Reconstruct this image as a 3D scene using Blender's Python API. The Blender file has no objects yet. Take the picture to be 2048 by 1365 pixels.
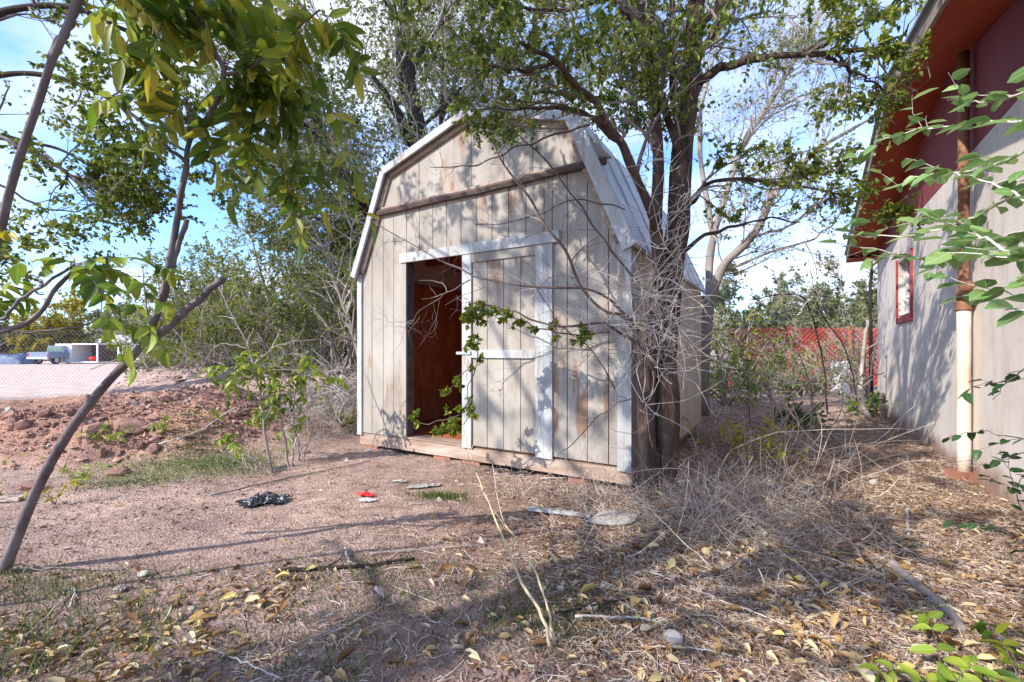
import bpy, bmesh, math
import numpy as np
from mathutils import Vector

S = bpy.context.scene
COL = S.collection
rng = np.random.default_rng(7)

# ------------------------------------------------------------------ camera, world, sun, exposure
FPX, CX, CY, HC = 910.0, 1024.0, 702.0, 1.26
cam_d = bpy.data.cameras.new('camera')
cam = bpy.data.objects.new('camera', cam_d); COL.objects.link(cam)
cam.location = (0, 0, HC); cam.rotation_euler = (math.radians(90), 0, 0)
cam_d.sensor_width = 36.0; cam_d.lens = 16.0; cam_d.shift_y = 19.5 / 2048
cam_d.clip_start = 0.05; cam_d.clip_end = 2000
S.camera = cam

SUN_EL = math.radians(34)
SUN_L = np.array([0.83, 0.558])                # horizontal travel direction of the light
world = bpy.data.worlds.new('World'); S.world = world; world.use_nodes = True
wn = world.node_tree.nodes; wl = world.node_tree.links; wn.clear()
w_out = wn.new('ShaderNodeOutputWorld'); w_bg = wn.new('ShaderNodeBackground')
sky = wn.new('ShaderNodeTexSky'); sky.sky_type = 'NISHITA'; sky.sun_disc = False
sky.sun_elevation = SUN_EL
sky.sun_rotation = math.atan2(-SUN_L[0], -SUN_L[1])
sky.air_density = 1.0; sky.dust_density = 0.7; sky.ozone_density = 1.5
SKY_STR = 0.15
w_bg.inputs[1].default_value = SKY_STR
tc = wn.new('ShaderNodeTexCoord'); sep = wn.new('ShaderNodeSeparateXYZ'); wl.new(tc.outputs['Generated'], sep.inputs[0])
def wmath(op, a, b=None, clampv=False):
    n = wn.new('ShaderNodeMath'); n.operation = op; n.use_clamp = clampv
    for i, v in enumerate((a, b)):
        if v is None: continue
        if isinstance(v, (int, float)): n.inputs[i].default_value = v
        else: wl.new(v, n.inputs[i])
    return n.outputs[0]
zz = wmath('ADD', wmath('MAXIMUM', sep.outputs[2], 0.0), 0.22)
cx_ = wmath('DIVIDE', sep.outputs[0], zz); cy_ = wmath('DIVIDE', sep.outputs[1], zz)
comb = wn.new('ShaderNodeCombineXYZ'); wl.new(cx_, comb.inputs[0]); wl.new(cy_, comb.inputs[1]); comb.inputs[2].default_value = 3.1
cn = wn.new('ShaderNodeTexNoise'); cn.inputs['Scale'].default_value = 1.15; cn.inputs['Detail'].default_value = 7; cn.inputs['Roughness'].default_value = 0.58
wl.new(comb.outputs[0], cn.inputs['Vector'])
cr = wn.new('ShaderNodeValToRGB'); cr.color_ramp.elements[0].position = 0.44; cr.color_ramp.elements[1].position = 0.68
wl.new(cn.outputs['Fac'], cr.inputs[0])
tint = wn.new('ShaderNodeMixRGB'); tint.blend_type = 'MULTIPLY'; tint.inputs[0].default_value = 1.0
tint.inputs[2].default_value = (.88, 1.15, 1.65, 1); wl.new(sky.outputs[0], tint.inputs[1])
cm = wn.new('ShaderNodeMixRGB'); wl.new(cr.outputs[0], cm.inputs[0]); wl.new(tint.outputs[0], cm.inputs[1])
cm.inputs[2].default_value = (4.6, 4.9, 5.6, 1)
wl.new(cm.outputs[0], w_bg.inputs[0]); wl.new(w_bg.outputs[0], w_out.inputs[0])

sun_d = bpy.data.lights.new('sun', 'SUN'); sun_d.energy = 3.9; sun_d.angle = math.radians(0.53); sun_d.color = (1.0, 0.945, 0.87)
sun = bpy.data.objects.new('sun', sun_d); COL.objects.link(sun)
sun.rotation_euler = Vector((-SUN_L[0] * math.cos(SUN_EL), -SUN_L[1] * math.cos(SUN_EL), math.sin(SUN_EL))).to_track_quat('Z', 'Y').to_euler()
S.view_settings.view_transform = 'Standard'; S.view_settings.look = 'None'; S.view_settings.gamma = 1
S.view_settings.use_curve_mapping = False
S.view_settings.exposure = 0.93
S.cycles.max_bounces = 6; S.cycles.diffuse_bounces = 4; S.cycles.transparent_max_bounces = 4

# ------------------------------------------------------------------ helpers
def P(px, py, Y):
    return np.array([(px - CX) / FPX * Y, Y, HC + (CY - py) / FPX * Y])

def hsh(ix, iy, seed):
    n = (ix * 374761393 + iy * 668265263 + seed * 2147483647) & 0xffffffff
    n = ((n ^ (n >> 13)) * 1274126177) & 0xffffffff
    return ((n ^ (n >> 16)) & 0xffff) / 65535.0

def vnoise(x, y, seed=0):
    x = np.asarray(x, float); y = np.asarray(y, float)
    ix = np.floor(x).astype(np.int64); iy = np.floor(y).astype(np.int64)
    fx = x - ix; fy = y - iy; fx = fx * fx * (3 - 2 * fx); fy = fy * fy * (3 - 2 * fy)
    a = hsh(ix, iy, seed); b = hsh(ix + 1, iy, seed); c = hsh(ix, iy + 1, seed); d = hsh(ix + 1, iy + 1, seed)
    return (a * (1 - fx) + b * fx) * (1 - fy) + (c * (1 - fx) + d * fx) * fy

def fbm(x, y, f, o=4, seed=0):
    s = 0; a = 1; t = 0
    for i in range(o):
        s = s + a * vnoise(np.asarray(x) * f, np.asarray(y) * f, seed + i * 17); t += a; a *= .5; f *= 2.03
    return s / t * 2 - 1

def mask_mound(x, y):
    r = ((x + 5.9) / 2.9) ** 2 + ((y - 6.3) / 1.45) ** 2
    r = r * (1 + .35 * fbm(x, y, .9, 3, 5))
    return np.clip(1.25 - r, 0, 1)
def mask_berm(x, y):
    cx0 = np.clip(x, -7.3, -2.8)
    d2 = ((x - cx0) / 1.0) ** 2 + ((y - 9.8 + .12 * (x + 7)) / 2.1) ** 2
    return np.exp(-d2 * 1.15)
def gh(x, y):
    x = np.asarray(x, float); y = np.asarray(y, float)
    r = np.hypot(x, y)
    near = np.exp(-(r / 14) ** 2)
    h = near * (.045 * fbm(x, y, .8, 3, 1) + .020 * fbm(x, y, 3.2, 3, 2))
    m = mask_mound(x, y)
    ms = m * m * (3 - 2 * m)
    h = h + ms * (.46 + .10 * fbm(x, y, 2.2, 4, 9)) + np.clip(m * 2, 0, 1) * .035 * fbm(x, y, 9, 3, 11)
    b = mask_berm(x, y)
    h = h + b * (.92 + .12 * fbm(x, y, 1.3, 3, 21)) + np.clip(b * 2, 0, 1) * .02 * fbm(x, y, 8, 3, 12)
    return h

def G(px, py, lift=0.0):
    """where the view line through (px,py) meets the ground"""
    dx = (px - CX) / FPX; dz = (CY - py) / FPX
    Y = np.concatenate([np.linspace(.8, 14, 2600), np.linspace(14.02, 90, 1500)])
    z = HC + dz * Y - gh(dx * Y, Y)
    i = np.argmax(z <= 0)
    if z[i] > 0: i = len(Y) - 1
    return np.array([dx * Y[i], Y[i], float(gh(dx * Y[i], Y[i])) + lift])

MATS = {}
def mat(name, cols, scale=4.0, rough=0.85, bump=0.0, bscale=None, detail=6, stretch=(1, 1, 1), metallic=0.0, coords='Object',
        pos=None, rand=0.0, island=False, translucent=0.0, spec=0.3, dist=0.0, objrand=False, rotz=0.0, bdist=0.02, rmid=None):
    """noise ramp between the listed colours (+ random value per leaf / object)"""
    if name in MATS: return MATS[name]
    m = bpy.data.materials.new(name); m.use_nodes = True; MATS[name] = m
    N = m.node_tree.nodes; L = m.node_tree.links
    b = N['Principled BSDF']; out = N['Material Output']
    b.inputs['Roughness'].default_value = rough; b.inputs['Metallic'].default_value = metallic
    b.inputs['Specular IOR Level'].default_value = spec
    ramp = N.new('ShaderNodeValToRGB')
    els = ramp.color_ramp.elements
    n = len(cols)
    for i, c in enumerate(cols):
        p = pos[i] if pos else .25 + .5 * i / max(1, n - 1)
        if i < 2: e = els[i]; e.position = p
        else: e = els.new(p)
        e.color = (*c, 1)
    if island or objrand:
        if island:
            g = N.new('ShaderNodeNewGeometry'); src = g.outputs['Random Per Island']
        else:
            g = N.new('ShaderNodeObjectInfo'); src = g.outputs['Random']
        for i, c in enumerate(cols):
            els[i].position = pos[i] if pos else i / max(1, n - 1)
        L.new(src, ramp.inputs[0])
    if not (island or objrand) or bump:
        t = N.new('ShaderNodeTexCoord'); mp = N.new('ShaderNodeMapping')
        mp.inputs['Scale'].default_value = stretch; mp.inputs['Rotation'].default_value = (0, 0, rotz)
        if coords == 'World':
            gg = N.new('ShaderNodeNewGeometry'); L.new(gg.outputs['Position'], mp.inputs[0])
        else: L.new(t.outputs[coords], mp.inputs[0])
        nz = N.new('ShaderNodeTexNoise'); nz.inputs['Scale'].default_value = scale; nz.inputs['Detail'].default_value = detail
        nz.inputs['Roughness'].default_value = .62; nz.inputs['Distortion'].default_value = dist
        L.new(mp.outputs[0], nz.inputs['Vector'])
        if not (island or objrand): L.new(nz.outputs['Fac'], ramp.inputs[0])
        if bump:
            nb = N.new('ShaderNodeTexNoise'); nb.inputs['Scale'].default_value = bscale or scale * 4; nb.inputs['Detail'].default_value = 5
            L.new(mp.outputs[0], nb.inputs['Vector'])
            bp = N.new('ShaderNodeBump'); bp.inputs['Strength'].default_value = bump; bp.inputs['Distance'].default_value = bdist
            L.new(nb.outputs['Fac'], bp.inputs['Height']); L.new(bp.outputs[0], b.inputs['Normal'])
    L.new(ramp.outputs[0], b.inputs['Base Color'])
    if translucent:
        tr = N.new('ShaderNodeBsdfTranslucent'); mx = N.new('ShaderNodeMixShader'); mx.inputs[0].default_value = translucent
        L.new(ramp.outputs[0], tr.inputs[0]); L.new(b.outputs[0], mx.inputs[1]); L.new(tr.outputs[0], mx.inputs[2])
        L.new(mx.outputs[0], out.inputs[0])
    return m

def props(o, label=None, cat=None, group=None, kind=None):
    if label: o['label'] = label
    if cat: o['category'] = cat
    if group: o['group'] = group
    if kind: o['kind'] = kind
    return o

def empty(name, loc, label=None, cat=None, group=None, kind=None):
    o = bpy.data.objects.new(name, None); COL.objects.link(o); o.location = [float(v) for v in loc]; o.empty_display_size = .2
    return props(o, label, cat, group, kind)

def link(name, me, parent=None, origin=None):
    o = bpy.data.objects.new(name, me); COL.objects.link(o)
    if parent is not None: o.parent = parent
    return o

def mesh_np(verts, faces, material, smooth=False):
    """faces: list of (M,k) int arrays"""
    me = bpy.data.meshes.new('m')
    verts = np.asarray(verts, np.float32); faces = [np.asarray(f, np.int32) for f in faces if len(f)]
    me.vertices.add(len(verts)); me.vertices.foreach_set('co', verts.ravel())
    nl = sum(f.size for f in faces); npoly = sum(len(f) for f in faces)
    me.loops.add(nl); me.polygons.add(npoly)
    me.loops.foreach_set('vertex_index', np.concatenate([f.ravel() for f in faces]))
    tot = np.concatenate([np.full(len(f), f.shape[1], np.int32) for f in faces])
    st = np.concatenate([[0], np.cumsum(tot)[:-1]]).astype(np.int32)
    me.polygons.foreach_set('loop_start', st)
    try: me.polygons.foreach_set('loop_total', tot)
    except Exception: pass
    me.polygons.foreach_set('use_smooth', np.full(npoly, bool(smooth)))
    me.update(calc_edges=True)
    if material: me.materials.append(material)
    return me

def obj(name, V, F, material, parent=None, smooth=False):
    """V in world space; stored relative to the parent's location"""
    V = np.asarray(V, float)
    if parent is not None:
        p = parent; off = np.zeros(3)
        while p is not None: off += np.array(p.location); p = p.parent
        V = V - off
        return link(name, mesh_np(V, F, material, smooth), parent)
    c = V.mean(0); c[2] = V[:, 2].min()
    o = link(name, mesh_np(V - c, F, material, smooth)); o.location = [float(v) for v in c]
    return o

def cat_geo(geos):
    Vs = []; Fs = {}; n = 0
    for V, F in geos:
        Vs.append(np.asarray(V, float))
        for f in F:
            f = np.asarray(f)
            if len(f): Fs.setdefault(f.shape[1], []).append(f + n)
        n += len(V)
    return np.concatenate(Vs), [np.concatenate(v) for v in Fs.values()]

def tubes(Pt, R, sides=4, cap=True):
    """Pt (N,K,3), R (N,K)"""
    Pt = np.asarray(Pt, float); R = np.asarray(R, float)
    N, K, _ = Pt.shape
    T = np.gradient(Pt, axis=1); T /= np.linalg.norm(T, axis=2, keepdims=True) + 1e-9
    ov = Pt[:, -1] - Pt[:, 0]; ov /= np.linalg.norm(ov, axis=1, keepdims=True) + 1e-9
    ref = np.where(np.abs(ov[:, 2:3]) > .8, np.array([[1., .13, 0]]), np.array([[.07, .1, 1.]]))
    A = np.cross(T, ref[:, None, :]); A /= np.linalg.norm(A, axis=2, keepdims=True) + 1e-9
    B = np.cross(T, A)
    an = np.arange(sides) * 2 * np.pi / sides
    V = Pt[:, :, None, :] + R[:, :, None, None] * (np.cos(an)[None, None, :, None] * A[:, :, None, :] + np.sin(an)[None, None, :, None] * B[:, :, None, :])
    V = V.reshape(-1, 3)
    base = (np.arange(N) * K * sides)[:, None, None]
    k = (np.arange(K - 1) * sides)[None, :, None]
    s = np.arange(sides)[None, None, :]; s2 = (s + 1) % sides
    q = np.stack([base + k + s, base + k + s2, base + k + sides + s2, base + k + sides + s], -1).reshape(-1, 4)
    F = [q]
    if cap:
        e = (np.arange(N) * K * sides)[:, None] + (K - 1) * sides + np.arange(sides)[None, :]
        e0 = (np.arange(N) * K * sides)[:, None] + np.arange(sides)[None, ::-1]
        F += [e, e0]
    return V, F

def spline(pts, n=14, jit=0.0):
    """Catmull-Rom resample"""
    p = np.asarray(pts, float); m = len(p)
    if m == 2: p = np.array([p[0], (p[0] + p[1]) / 2, p[1]]); m = 3
    q = np.vstack([2 * p[0] - p[1], p, 2 * p[-1] - p[-2]])
    t = np.linspace(0, m - 1 - 1e-6, n); i = t.astype(int); f = (t - i)[:, None]
    a, b, c, d = q[i], q[i + 1], q[i + 2], q[i + 3]
    out = .5 * (2 * b + (c - a) * f + (2 * a - 5 * b + 4 * c - d) * f ** 2 + (3 * b - a - 3 * c + d) * f ** 3)
    if jit:
        j = rng.normal(0, jit, out.shape); j[0] = 0; j[-1] = 0; out = out + j
    return out

def unit(v): return v / (np.linalg.norm(v, axis=-1, keepdims=True) + 1e-9)

def spawn(Pt, R, count, length, lfrac=(.55, 1.25), K=6, tmin=.25, spread=1.0, up=.15, wob=.22, rfrac=.55, rmin=.002, droop=0.0, keep=None, taper=.3, bias=None, rmax=.02):
    """grow `count` children on the polylines Pt (N,K0,3)"""
    N, K0, _ = Pt.shape
    seg = np.linalg.norm(np.diff(Pt, axis=1), axis=2).sum(1)
    idx = rng.choice(N, count, p=seg / seg.sum())
    t = rng.uniform(tmin, 1, count) * (K0 - 1 - 1e-6)
    i = t.astype(int); f = (t - i)[:, None]
    pos = Pt[idx, i] * (1 - f) + Pt[idx, i + 1] * f
    tan = unit(Pt[idx, i + 1] - Pt[idx, i])
    r = R[idx, i] * (1 - f[:, 0]) + R[idx, i + 1] * f[:, 0]
    rv = rng.normal(size=(count, 3)); perp = unit(rv - (rv * tan).sum(1, keepdims=True) * tan)
    d = unit(tan * .75 + perp * spread * rng.uniform(.5, 1.2, (count, 1)) + np.array([0, 0, up]) + (0 if bias is None else np.array(bias)))
    Ln = length * rng.uniform(lfrac[0], lfrac[1], count) * (1.0 - .45 * t / (K0 - 1))
    out = np.zeros((count, K, 3)); out[:, 0] = pos
    for k in range(1, K):
        d = unit(d + rng.normal(0, wob, (count, 3)) + np.array([0, 0, .06 * up - droop * k / K]))
        out[:, k] = out[:, k - 1] + d * (Ln / (K - 1))[:, None]
    rr = np.clip(r * rfrac, rmin, max(rmax, rmin))[:, None] * np.linspace(1, taper, K)[None, :]
    if keep is not None:
        ok = keep(out.reshape(-1, 3)).reshape(count, K).all(1)
        out = out[ok]; rr = rr[ok]
    return out, rr

def leaves(pos, axis, nrm, L, W, shape='oval', fold=.25, curl=.15):
    """pos base point, axis direction, nrm leaf normal"""
    n = len(pos)
    if n == 0: return np.zeros((0, 3)), []
    axis = unit(axis); side = unit(np.cross(nrm, axis)); up = unit(np.cross(axis, side))
    L = np.broadcast_to(L, n)[:, None]; W = np.broadcast_to(W, n)[:, None] / 2
    f = fold
    if shape == 'diamond':
        V = np.stack([pos, pos + axis * L * .5 + side * W + up * W * f, pos + axis * L - up * L * curl, pos + axis * L * .5 - side * W + up * W * f], 1)
        b = (np.arange(n) * 4)[:, None]
        return V.reshape(-1, 3), [np.concatenate([b + [0, 1, 2], b + [0, 2, 3]])]
    V = np.stack([pos, pos + axis * L * .28 + side * W * .92 + up * W * f, pos + axis * L * .68 + side * W * .8 + up * (W * f - L * curl * .3),
                  pos + axis * L - up * L * curl,
                  pos + axis * L * .68 - side * W * .8 + up * (W * f - L * curl * .3), pos + axis * L * .28 - side * W * .92 + up * W * f], 1)
    b = (np.arange(n) * 6)[:, None]
    return V.reshape(-1, 3), [np.concatenate([b + [0, 1, 2, 3], b + [0, 3, 4, 5]])]

def leaves_on(Pt, count, L, W, shape='diamond', tmin=.2, spread=.9, down=.25, clump=None, keep=None, upn=.7):
    N, K, _ = Pt.shape
    if clump is not None:
        w = clump(Pt[:, K // 2]); w = w / w.sum(); idx = rng.choice(N, count, p=w)
    else: idx = rng.integers(0, N, count)
    t = rng.uniform(tmin, 1, count) * (K - 1 - 1e-6); i = t.astype(int); f = (t - i)[:, None]
    pos = Pt[idx, i] * (1 - f) + Pt[idx, i + 1] * f
    tan = unit(Pt[idx, i + 1] - Pt[idx, i])
    ax = unit(tan * .6 + rng.normal(0, spread, (count, 3)) - np.array([0, 0, down]))
    nr = unit(rng.normal(0, .6, (count, 3)) + np.array([0, 0, upn]))
    if keep is not None:
        ok = keep(pos); pos, ax, nr = pos[ok], ax[ok], nr[ok]
    n = len(pos); s = rng.uniform(.6, 1.15, n)
    return leaves(pos, ax, nr, L * s, W * s * rng.uniform(.8, 1.1, n), shape)

def box(x0, x1, y0, y1, z0, z1):
    V = np.array([[x, y, z] for z in (z0, z1) for y in (y0, y1) for x in (x0, x1)], float)
    F = [np.array([[0, 2, 3, 1], [4, 5, 7, 6], [0, 1, 5, 4], [2, 6, 7, 3], [0, 4, 6, 2], [1, 3, 7, 5]])]
    return V, F

def prism(poly, y0, y1):
    """polygon in (x,z), extruded along y"""
    n = len(poly)
    V = np.array([[x, y0, z] for x, z in poly] + [[x, y1, z] for x, z in poly], float)
    q = np.array([[i, (i + 1) % n, n + (i + 1) % n, n + i] for i in range(n)])
    return V, [q, np.array([list(range(n))[::-1]]), np.array([list(range(n, 2 * n))])]

def rough_line(a, b, n=12, amp=.05):
    p = np.linspace(np.asarray(a, float), np.asarray(b, float), n)
    return p + rng.normal(0, amp, p.shape) * np.sin(np.linspace(0, np.pi, n))[:, None]

# ------------------------------------------------------------------ materials
M_bark = mat('bark', [(.022, .014, .010), (.08, .05, .035), (.16, .105, .075)], 9, .95, 1.0, 16, stretch=(1, 1, .22), dist=1.2, bdist=.05)
M_bark_dark = mat('dark_bark', [(.02, .014, .012), (.06, .043, .034)], 8, .95, .8, 16, stretch=(1, 1, .3))
M_bark_grey = mat('grey_bark', [(.16, .13, .11), (.34, .29, .26)], 7, .9, .5, 18, stretch=(1, 1, .3))
M_stem = mat('sapling_bark', [(.06, .042, .042), (.15, .118, .115), (.28, .235, .22)], 5, .7, .3, 30, stretch=(1, 1, .5), pos=[.3, .5, .72])
M_stem_dark = mat('young_bark', [(.06, .035, .03), (.17, .11, .09)], 5, .65, .2, 30)
M_twig = mat('twig', [(.10, .075, .06), (.22, .175, .15), (.36, .31, .28)], island=True)
M_deadtwig = mat('dead_twig', [(.22, .18, .15), (.46, .40, .35), (.68, .62, .56)], island=True)
M_brush = mat('brush_twig', [(.12, .07, .05), (.28, .20, .155), (.46, .38, .31), (.58, .50, .43)], island=True)
M_straw = mat('straw', [(.16, .10, .07), (.33, .245, .18), (.50, .40, .31), (.62, .55, .46)], island=True)
def leafmat(name, cols, tr=.45, **k): return mat(name, cols, island=True, translucent=tr, rough=.5, spec=.35, **k)
M_leaf = leafmat('elm_leaf', [(.06, .11, .015), (.14, .20, .025), (.25, .30, .045), (.38, .38, .07)])
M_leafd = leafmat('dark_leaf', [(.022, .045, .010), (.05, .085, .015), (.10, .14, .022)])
M_leafo = leafmat('olive_leaf', [(.09, .11, .04), (.17, .195, .075), (.27, .285, .13), (.38, .37, .20)])  # pale olive; on far trees the haze is part of this colour
M_leafm = leafmat('mixed_leaf', [(.09, .13, .025), (.18, .23, .05), (.31, .34, .10), (.46, .44, .18)])
M_leafg = leafmat('hazy_grey_leaf', [(.17, .19, .11), (.28, .30, .18), (.42, .42, .28)])  # far foliage: haze put into the leaf colour, paler and greyer
M_leafy = leafmat('yellow_leaf', [(.14, .16, .02), (.35, .30, .02), (.55, .42, .03)])
M_leafyg = leafmat('yellow_green_leaf', [(.07, .12, .01), (.16, .21, .015), (.36, .35, .03)])
M_fallen = mat('fallen_leaf', [(.12, .055, .025), (.26, .14, .055), (.40, .25, .11), (.50, .37, .20), (.58, .48, .32)], island=True, rough=.7, translucent=.1)
M_fallen_o = mat('fallen_leaf_single', [(.17, .08, .03), (.38, .22, .07), (.50, .37, .18), (.60, .50, .32), (.52, .38, .07)], objrand=True, rough=.7, translucent=.1)
M_grass = leafmat('grass_blade', [(.06, .10, .02), (.14, .19, .04), (.30, .30, .12)])
M_stone = mat('reddish_stone', [(.17, .085, .06), (.29, .16, .12), (.40, .27, .21)], 7, .9, .6, 20, objrand=False)
M_pale = mat('pale_stone', [(.30, .26, .225), (.48, .44, .39)], 6, .85, .4, 20)

# ground: zone colours come from a colour attribute, grain from noise
def ground_mat():
    m = bpy.data.materials.new('dry_soil'); m.use_nodes = True
    N = m.node_tree.nodes; L = m.node_tree.links; b = N['Principled BSDF']
    b.inputs['Roughness'].default_value = .95; b.inputs['Specular IOR Level'].default_value = .15
    at = N.new('ShaderNodeAttribute'); at.attribute_name = 'soil'
    g = N.new('ShaderNodeNewGeometry')
    def noise(sc, det, ro=.6, st=None):
        n = N.new('ShaderNodeTexNoise'); n.inputs['Scale'].default_value = sc; n.inputs['Detail'].default_value = det; n.inputs['Roughness'].default_value = ro
        if st:
            mp = N.new('ShaderNodeMapping'); mp.inputs['Scale'].default_value = st; L.new(g.outputs['Position'], mp.inputs[0]); L.new(mp.outputs[0], n.inputs['Vector'])
        else: L.new(g.outputs['Position'], n.inputs['Vector'])
        return n.outputs['Fac']
    def ramp(src, a, b_, pa=.3, pb=.7):
        r = N.new('ShaderNodeValToRGB'); r.color_ramp.elements[0].position = pa; r.color_ramp.elements[1].position = pb
        r.color_ramp.elements[0].color = (*a, 1); r.color_ramp.elements[1].color = (*b_, 1); L.new(src, r.inputs[0]); return r.outputs[0]
    def mul(a, c, f=1.0):
        x = N.new('ShaderNodeMixRGB'); x.blend_type = 'MULTIPLY'; x.inputs[0].default_value = f; L.new(a, x.inputs[1]); L.new(c, x.inputs[2]); return x.outputs[0]
    c = mul(at.outputs['Color'], ramp(noise(1.7, 5), (.72, .70, .68), (1.22, 1.2, 1.18)))
    c = mul(c, ramp(noise(26, 6, .7), (.70, .68, .66), (1.25, 1.24, 1.22), .33, .66))
    vor = N.new('ShaderNodeTexVoronoi'); vor.inputs['Scale'].default_value = 60; L.new(g.outputs['Position'], vor.inputs['Vector'])
    peb = ramp(vor.outputs['Color'], (.72, .7, .68), (1.3, 1.28, 1.26), .2, .8)
    c = mul(c, peb, .28)
    c = mul(c, ramp(noise(5.5, 6, .65, (1, 2.2, 1)), (.78, .75, .73), (1.2, 1.19, 1.18), .36, .64), .9)
    L.new(c, b.inputs['Base Color'])
    bp = N.new('ShaderNodeBump'); bp.inputs['Strength'].default_value = .55; bp.inputs['Distance'].default_value = .02
    ad = N.new('ShaderNodeMath'); ad.operation = 'ADD'; L.new(noise(30, 7, .7), ad.inputs[0]); L.new(vor.outputs['Distance'], ad.inputs[1])
    L.new(ad.outputs[0], bp.inputs['Height']); L.new(bp.outputs[0], b.inputs['Normal'])
    return m

# ------------------------------------------------------------------ ground
def build_ground():
    a = np.concatenate([np.linspace(-58, 58, 520), np.linspace(60, 300, 61)[:-1] if False else np.linspace(61, 299, 80)]) * math.pi / 180
    r = np.concatenate([np.geomspace(.25, 16, 330), np.geomspace(16.3, 900, 60)])
    A, Rr = np.meshgrid(a, r, indexing='ij')
    X = np.sin(A) * Rr; Y = np.cos(A) * Rr
    Z = gh(X, Y)
    V = np.stack([X, Y, Z], -1).reshape(-1, 3); V = np.vstack([V, [0, 0, float(gh(0, 0))]])
    na, nr = len(a), len(r)
    i = np.arange(na)[:, None]; j = np.arange(nr - 1)[None, :]; i2 = (i + 1) % na
    q = np.stack([i * nr + j, i2 * nr + j, i2 * nr + j + 1, i * nr + j + 1], -1).reshape(-1, 4)
    ii = np.arange(na); t = np.stack([ii * nr, np.full(na, na * nr), ((ii + 1) % na) * nr], -1)
    me = mesh_np(V, [q, t], ground_mat(), True)
    o = link('ground', me); props(o, 'dry reddish ground with dirt mound and gravel berm around the shed', kind='structure')
    x, y = V[:, 0], V[:, 1]
    def c(*v): return np.array(v)[None, :]
    col = np.repeat(c(.36, .265, .225), len(V), 0)
    def blend(mk, cc):
        nonlocal col
        mk = np.clip(mk, 0, 1)[:, None]; col = col * (1 - mk) + cc * mk
    n1 = fbm(x, y, .7, 4, 31)
    lit = np.clip((x + 1.0 + n1 * 1.6 - .12 * (y - 3)) * .9, 0, 1) * np.clip((5.6 - y) * .6 + 2.5 * (x > 1), 0, 1)
    blend(lit * .75, c(.20, .125, .085))                         # leaf mould to the right and in front
    blend(np.clip((-y + 3.1 + .8 * n1) * .9, 0, 1) * np.clip(1 - (x - .3), 0, 1) * .8, c(.20, .145, .13))
    blend(np.clip(mask_mound(x, y) * 2.2, 0, 1) * .9, c(.36, .205, .155))
    blend(np.clip(mask_berm(x, y) * 2.5 - .25, 0, 1) * .9, c(.42, .31, .28))
    yard = np.clip((y - 11.5) * .7, 0, 1) * np.clip((-x - 5) * .5, 0, 1); blend(yard, c(.60, .48, .42))
    blend(np.clip((y - 12) * .3, 0, 1) * np.clip((x - 1) * .4, 0, 1), c(.40, .36, .28))
    at = me.color_attributes.new('soil', 'FLOAT_COLOR', 'POINT')
    at.data.foreach_set('color', np.hstack([col, np.ones((len(V), 1))]).astype(np.float32).ravel())
    return o
ground = build_ground()

# ------------------------------------------------------------------ shed
U2 = np.array([.854, -.520]); V2 = np.array([.520, .854])
SH0 = np.array([-1.951, 5.878]); SZ = .085; SW = 3.524; SD = 3.73
shed = empty('garden_shed', (SH0[0], SH0[1], SZ), 'weathered beige gambrel roof wooden shed with doorway half open beside the big tree', 'shed')
shed.rotation_euler = (0, 0, math.atan2(U2[1], U2[0]))
def sh(name, geo, m, parent=None, smooth=False):
    V, F = geo
    return link(name, mesh_np(V, F, m, smooth), parent or shed)
def paint(name, cols, pos, stain=(.24, .13, .07)):
    m = mat(name, cols, 2.6, .8, .35, 30, stretch=(1, 1, .35), coords='World', pos=pos, dist=.6, bdist=.006)
    N = m.node_tree.nodes; L = m.node_tree.links; b = N['Principled BSDF']
    src = b.inputs['Base Color'].links[0].from_socket
    g = N.new('ShaderNodeNewGeometry'); mp = N.new('ShaderNodeMapping'); mp.inputs['Scale'].default_value = (3.2, 3.2, .55); L.new(g.outputs['Position'], mp.inputs[0])
    oi = N.new('ShaderNodeObjectInfo'); vm = N.new('ShaderNodeVectorMath'); vm.operation = 'ADD'
    L.new(mp.outputs[0], vm.inputs[0]); sc = N.new('ShaderNodeMath'); sc.operation = 'MULTIPLY'; sc.inputs[1].default_value = 9; L.new(oi.outputs['Random'], sc.inputs[0]); L.new(sc.outputs[0], vm.inputs[1])
    n = N.new('ShaderNodeTexNoise'); n.inputs['Scale'].default_value = 1.6; n.inputs['Detail'].default_value = 7; n.inputs['Roughness'].default_value = .65; L.new(vm.outputs[0], n.inputs['Vector'])
    r = N.new('ShaderNodeValToRGB'); r.color_ramp.elements[0].position = .585; r.color_ramp.elements[1].position = .64; L.new(n.outputs['Fac'], r.inputs[0])
    mx = N.new('ShaderNodeMixRGB'); mx.inputs[2].default_value = (*stain, 1); L.new(r.outputs[0], mx.inputs[0]); L.new(src, mx.inputs[1])
    L.new(mx.outputs[0], b.inputs['Base Color'])
    return m
M_board = paint('weathered_board_paint', [(.235, .20, .165), (.325, .285, .24), (.39, .35, .30)], [.3, .5, .7], (.27, .165, .11))
M_trim = paint('peeling_white_trim', [(.28, .27, .25), (.42, .42, .41), (.52, .52, .51)], [.32, .5, .7], (.30, .23, .18))
M_sidep = paint('side_board_paint', [(.42, .35, .28), (.52, .45, .37)], [.35, .65], (.38, .28, .2))
M_ply = mat('red_plywood', [(.24, .06, .02), (.42, .12, .045), (.56, .21, .09)], 3.5, .7, .3, 25, stretch=(1, 1, .35), dist=1.5)
M_wood = mat('bare_weathered_wood', [(.16, .10, .07), (.34, .24, .18), (.50, .41, .34)], 5, .9, .5, 30, stretch=(.25, 1, 1.6))
M_darkwood = mat('dark_wood', [(.05, .035, .03), (.15, .11, .09)], 6, .9, .5, 30, stretch=(.3, 1, 2))
M_roofm = mat('weathered_roof_metal', [(.42, .45, .48), (.60, .63, .66), (.72, .74, .76)], 4, .5, .2, 12, metallic=.1)

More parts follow.
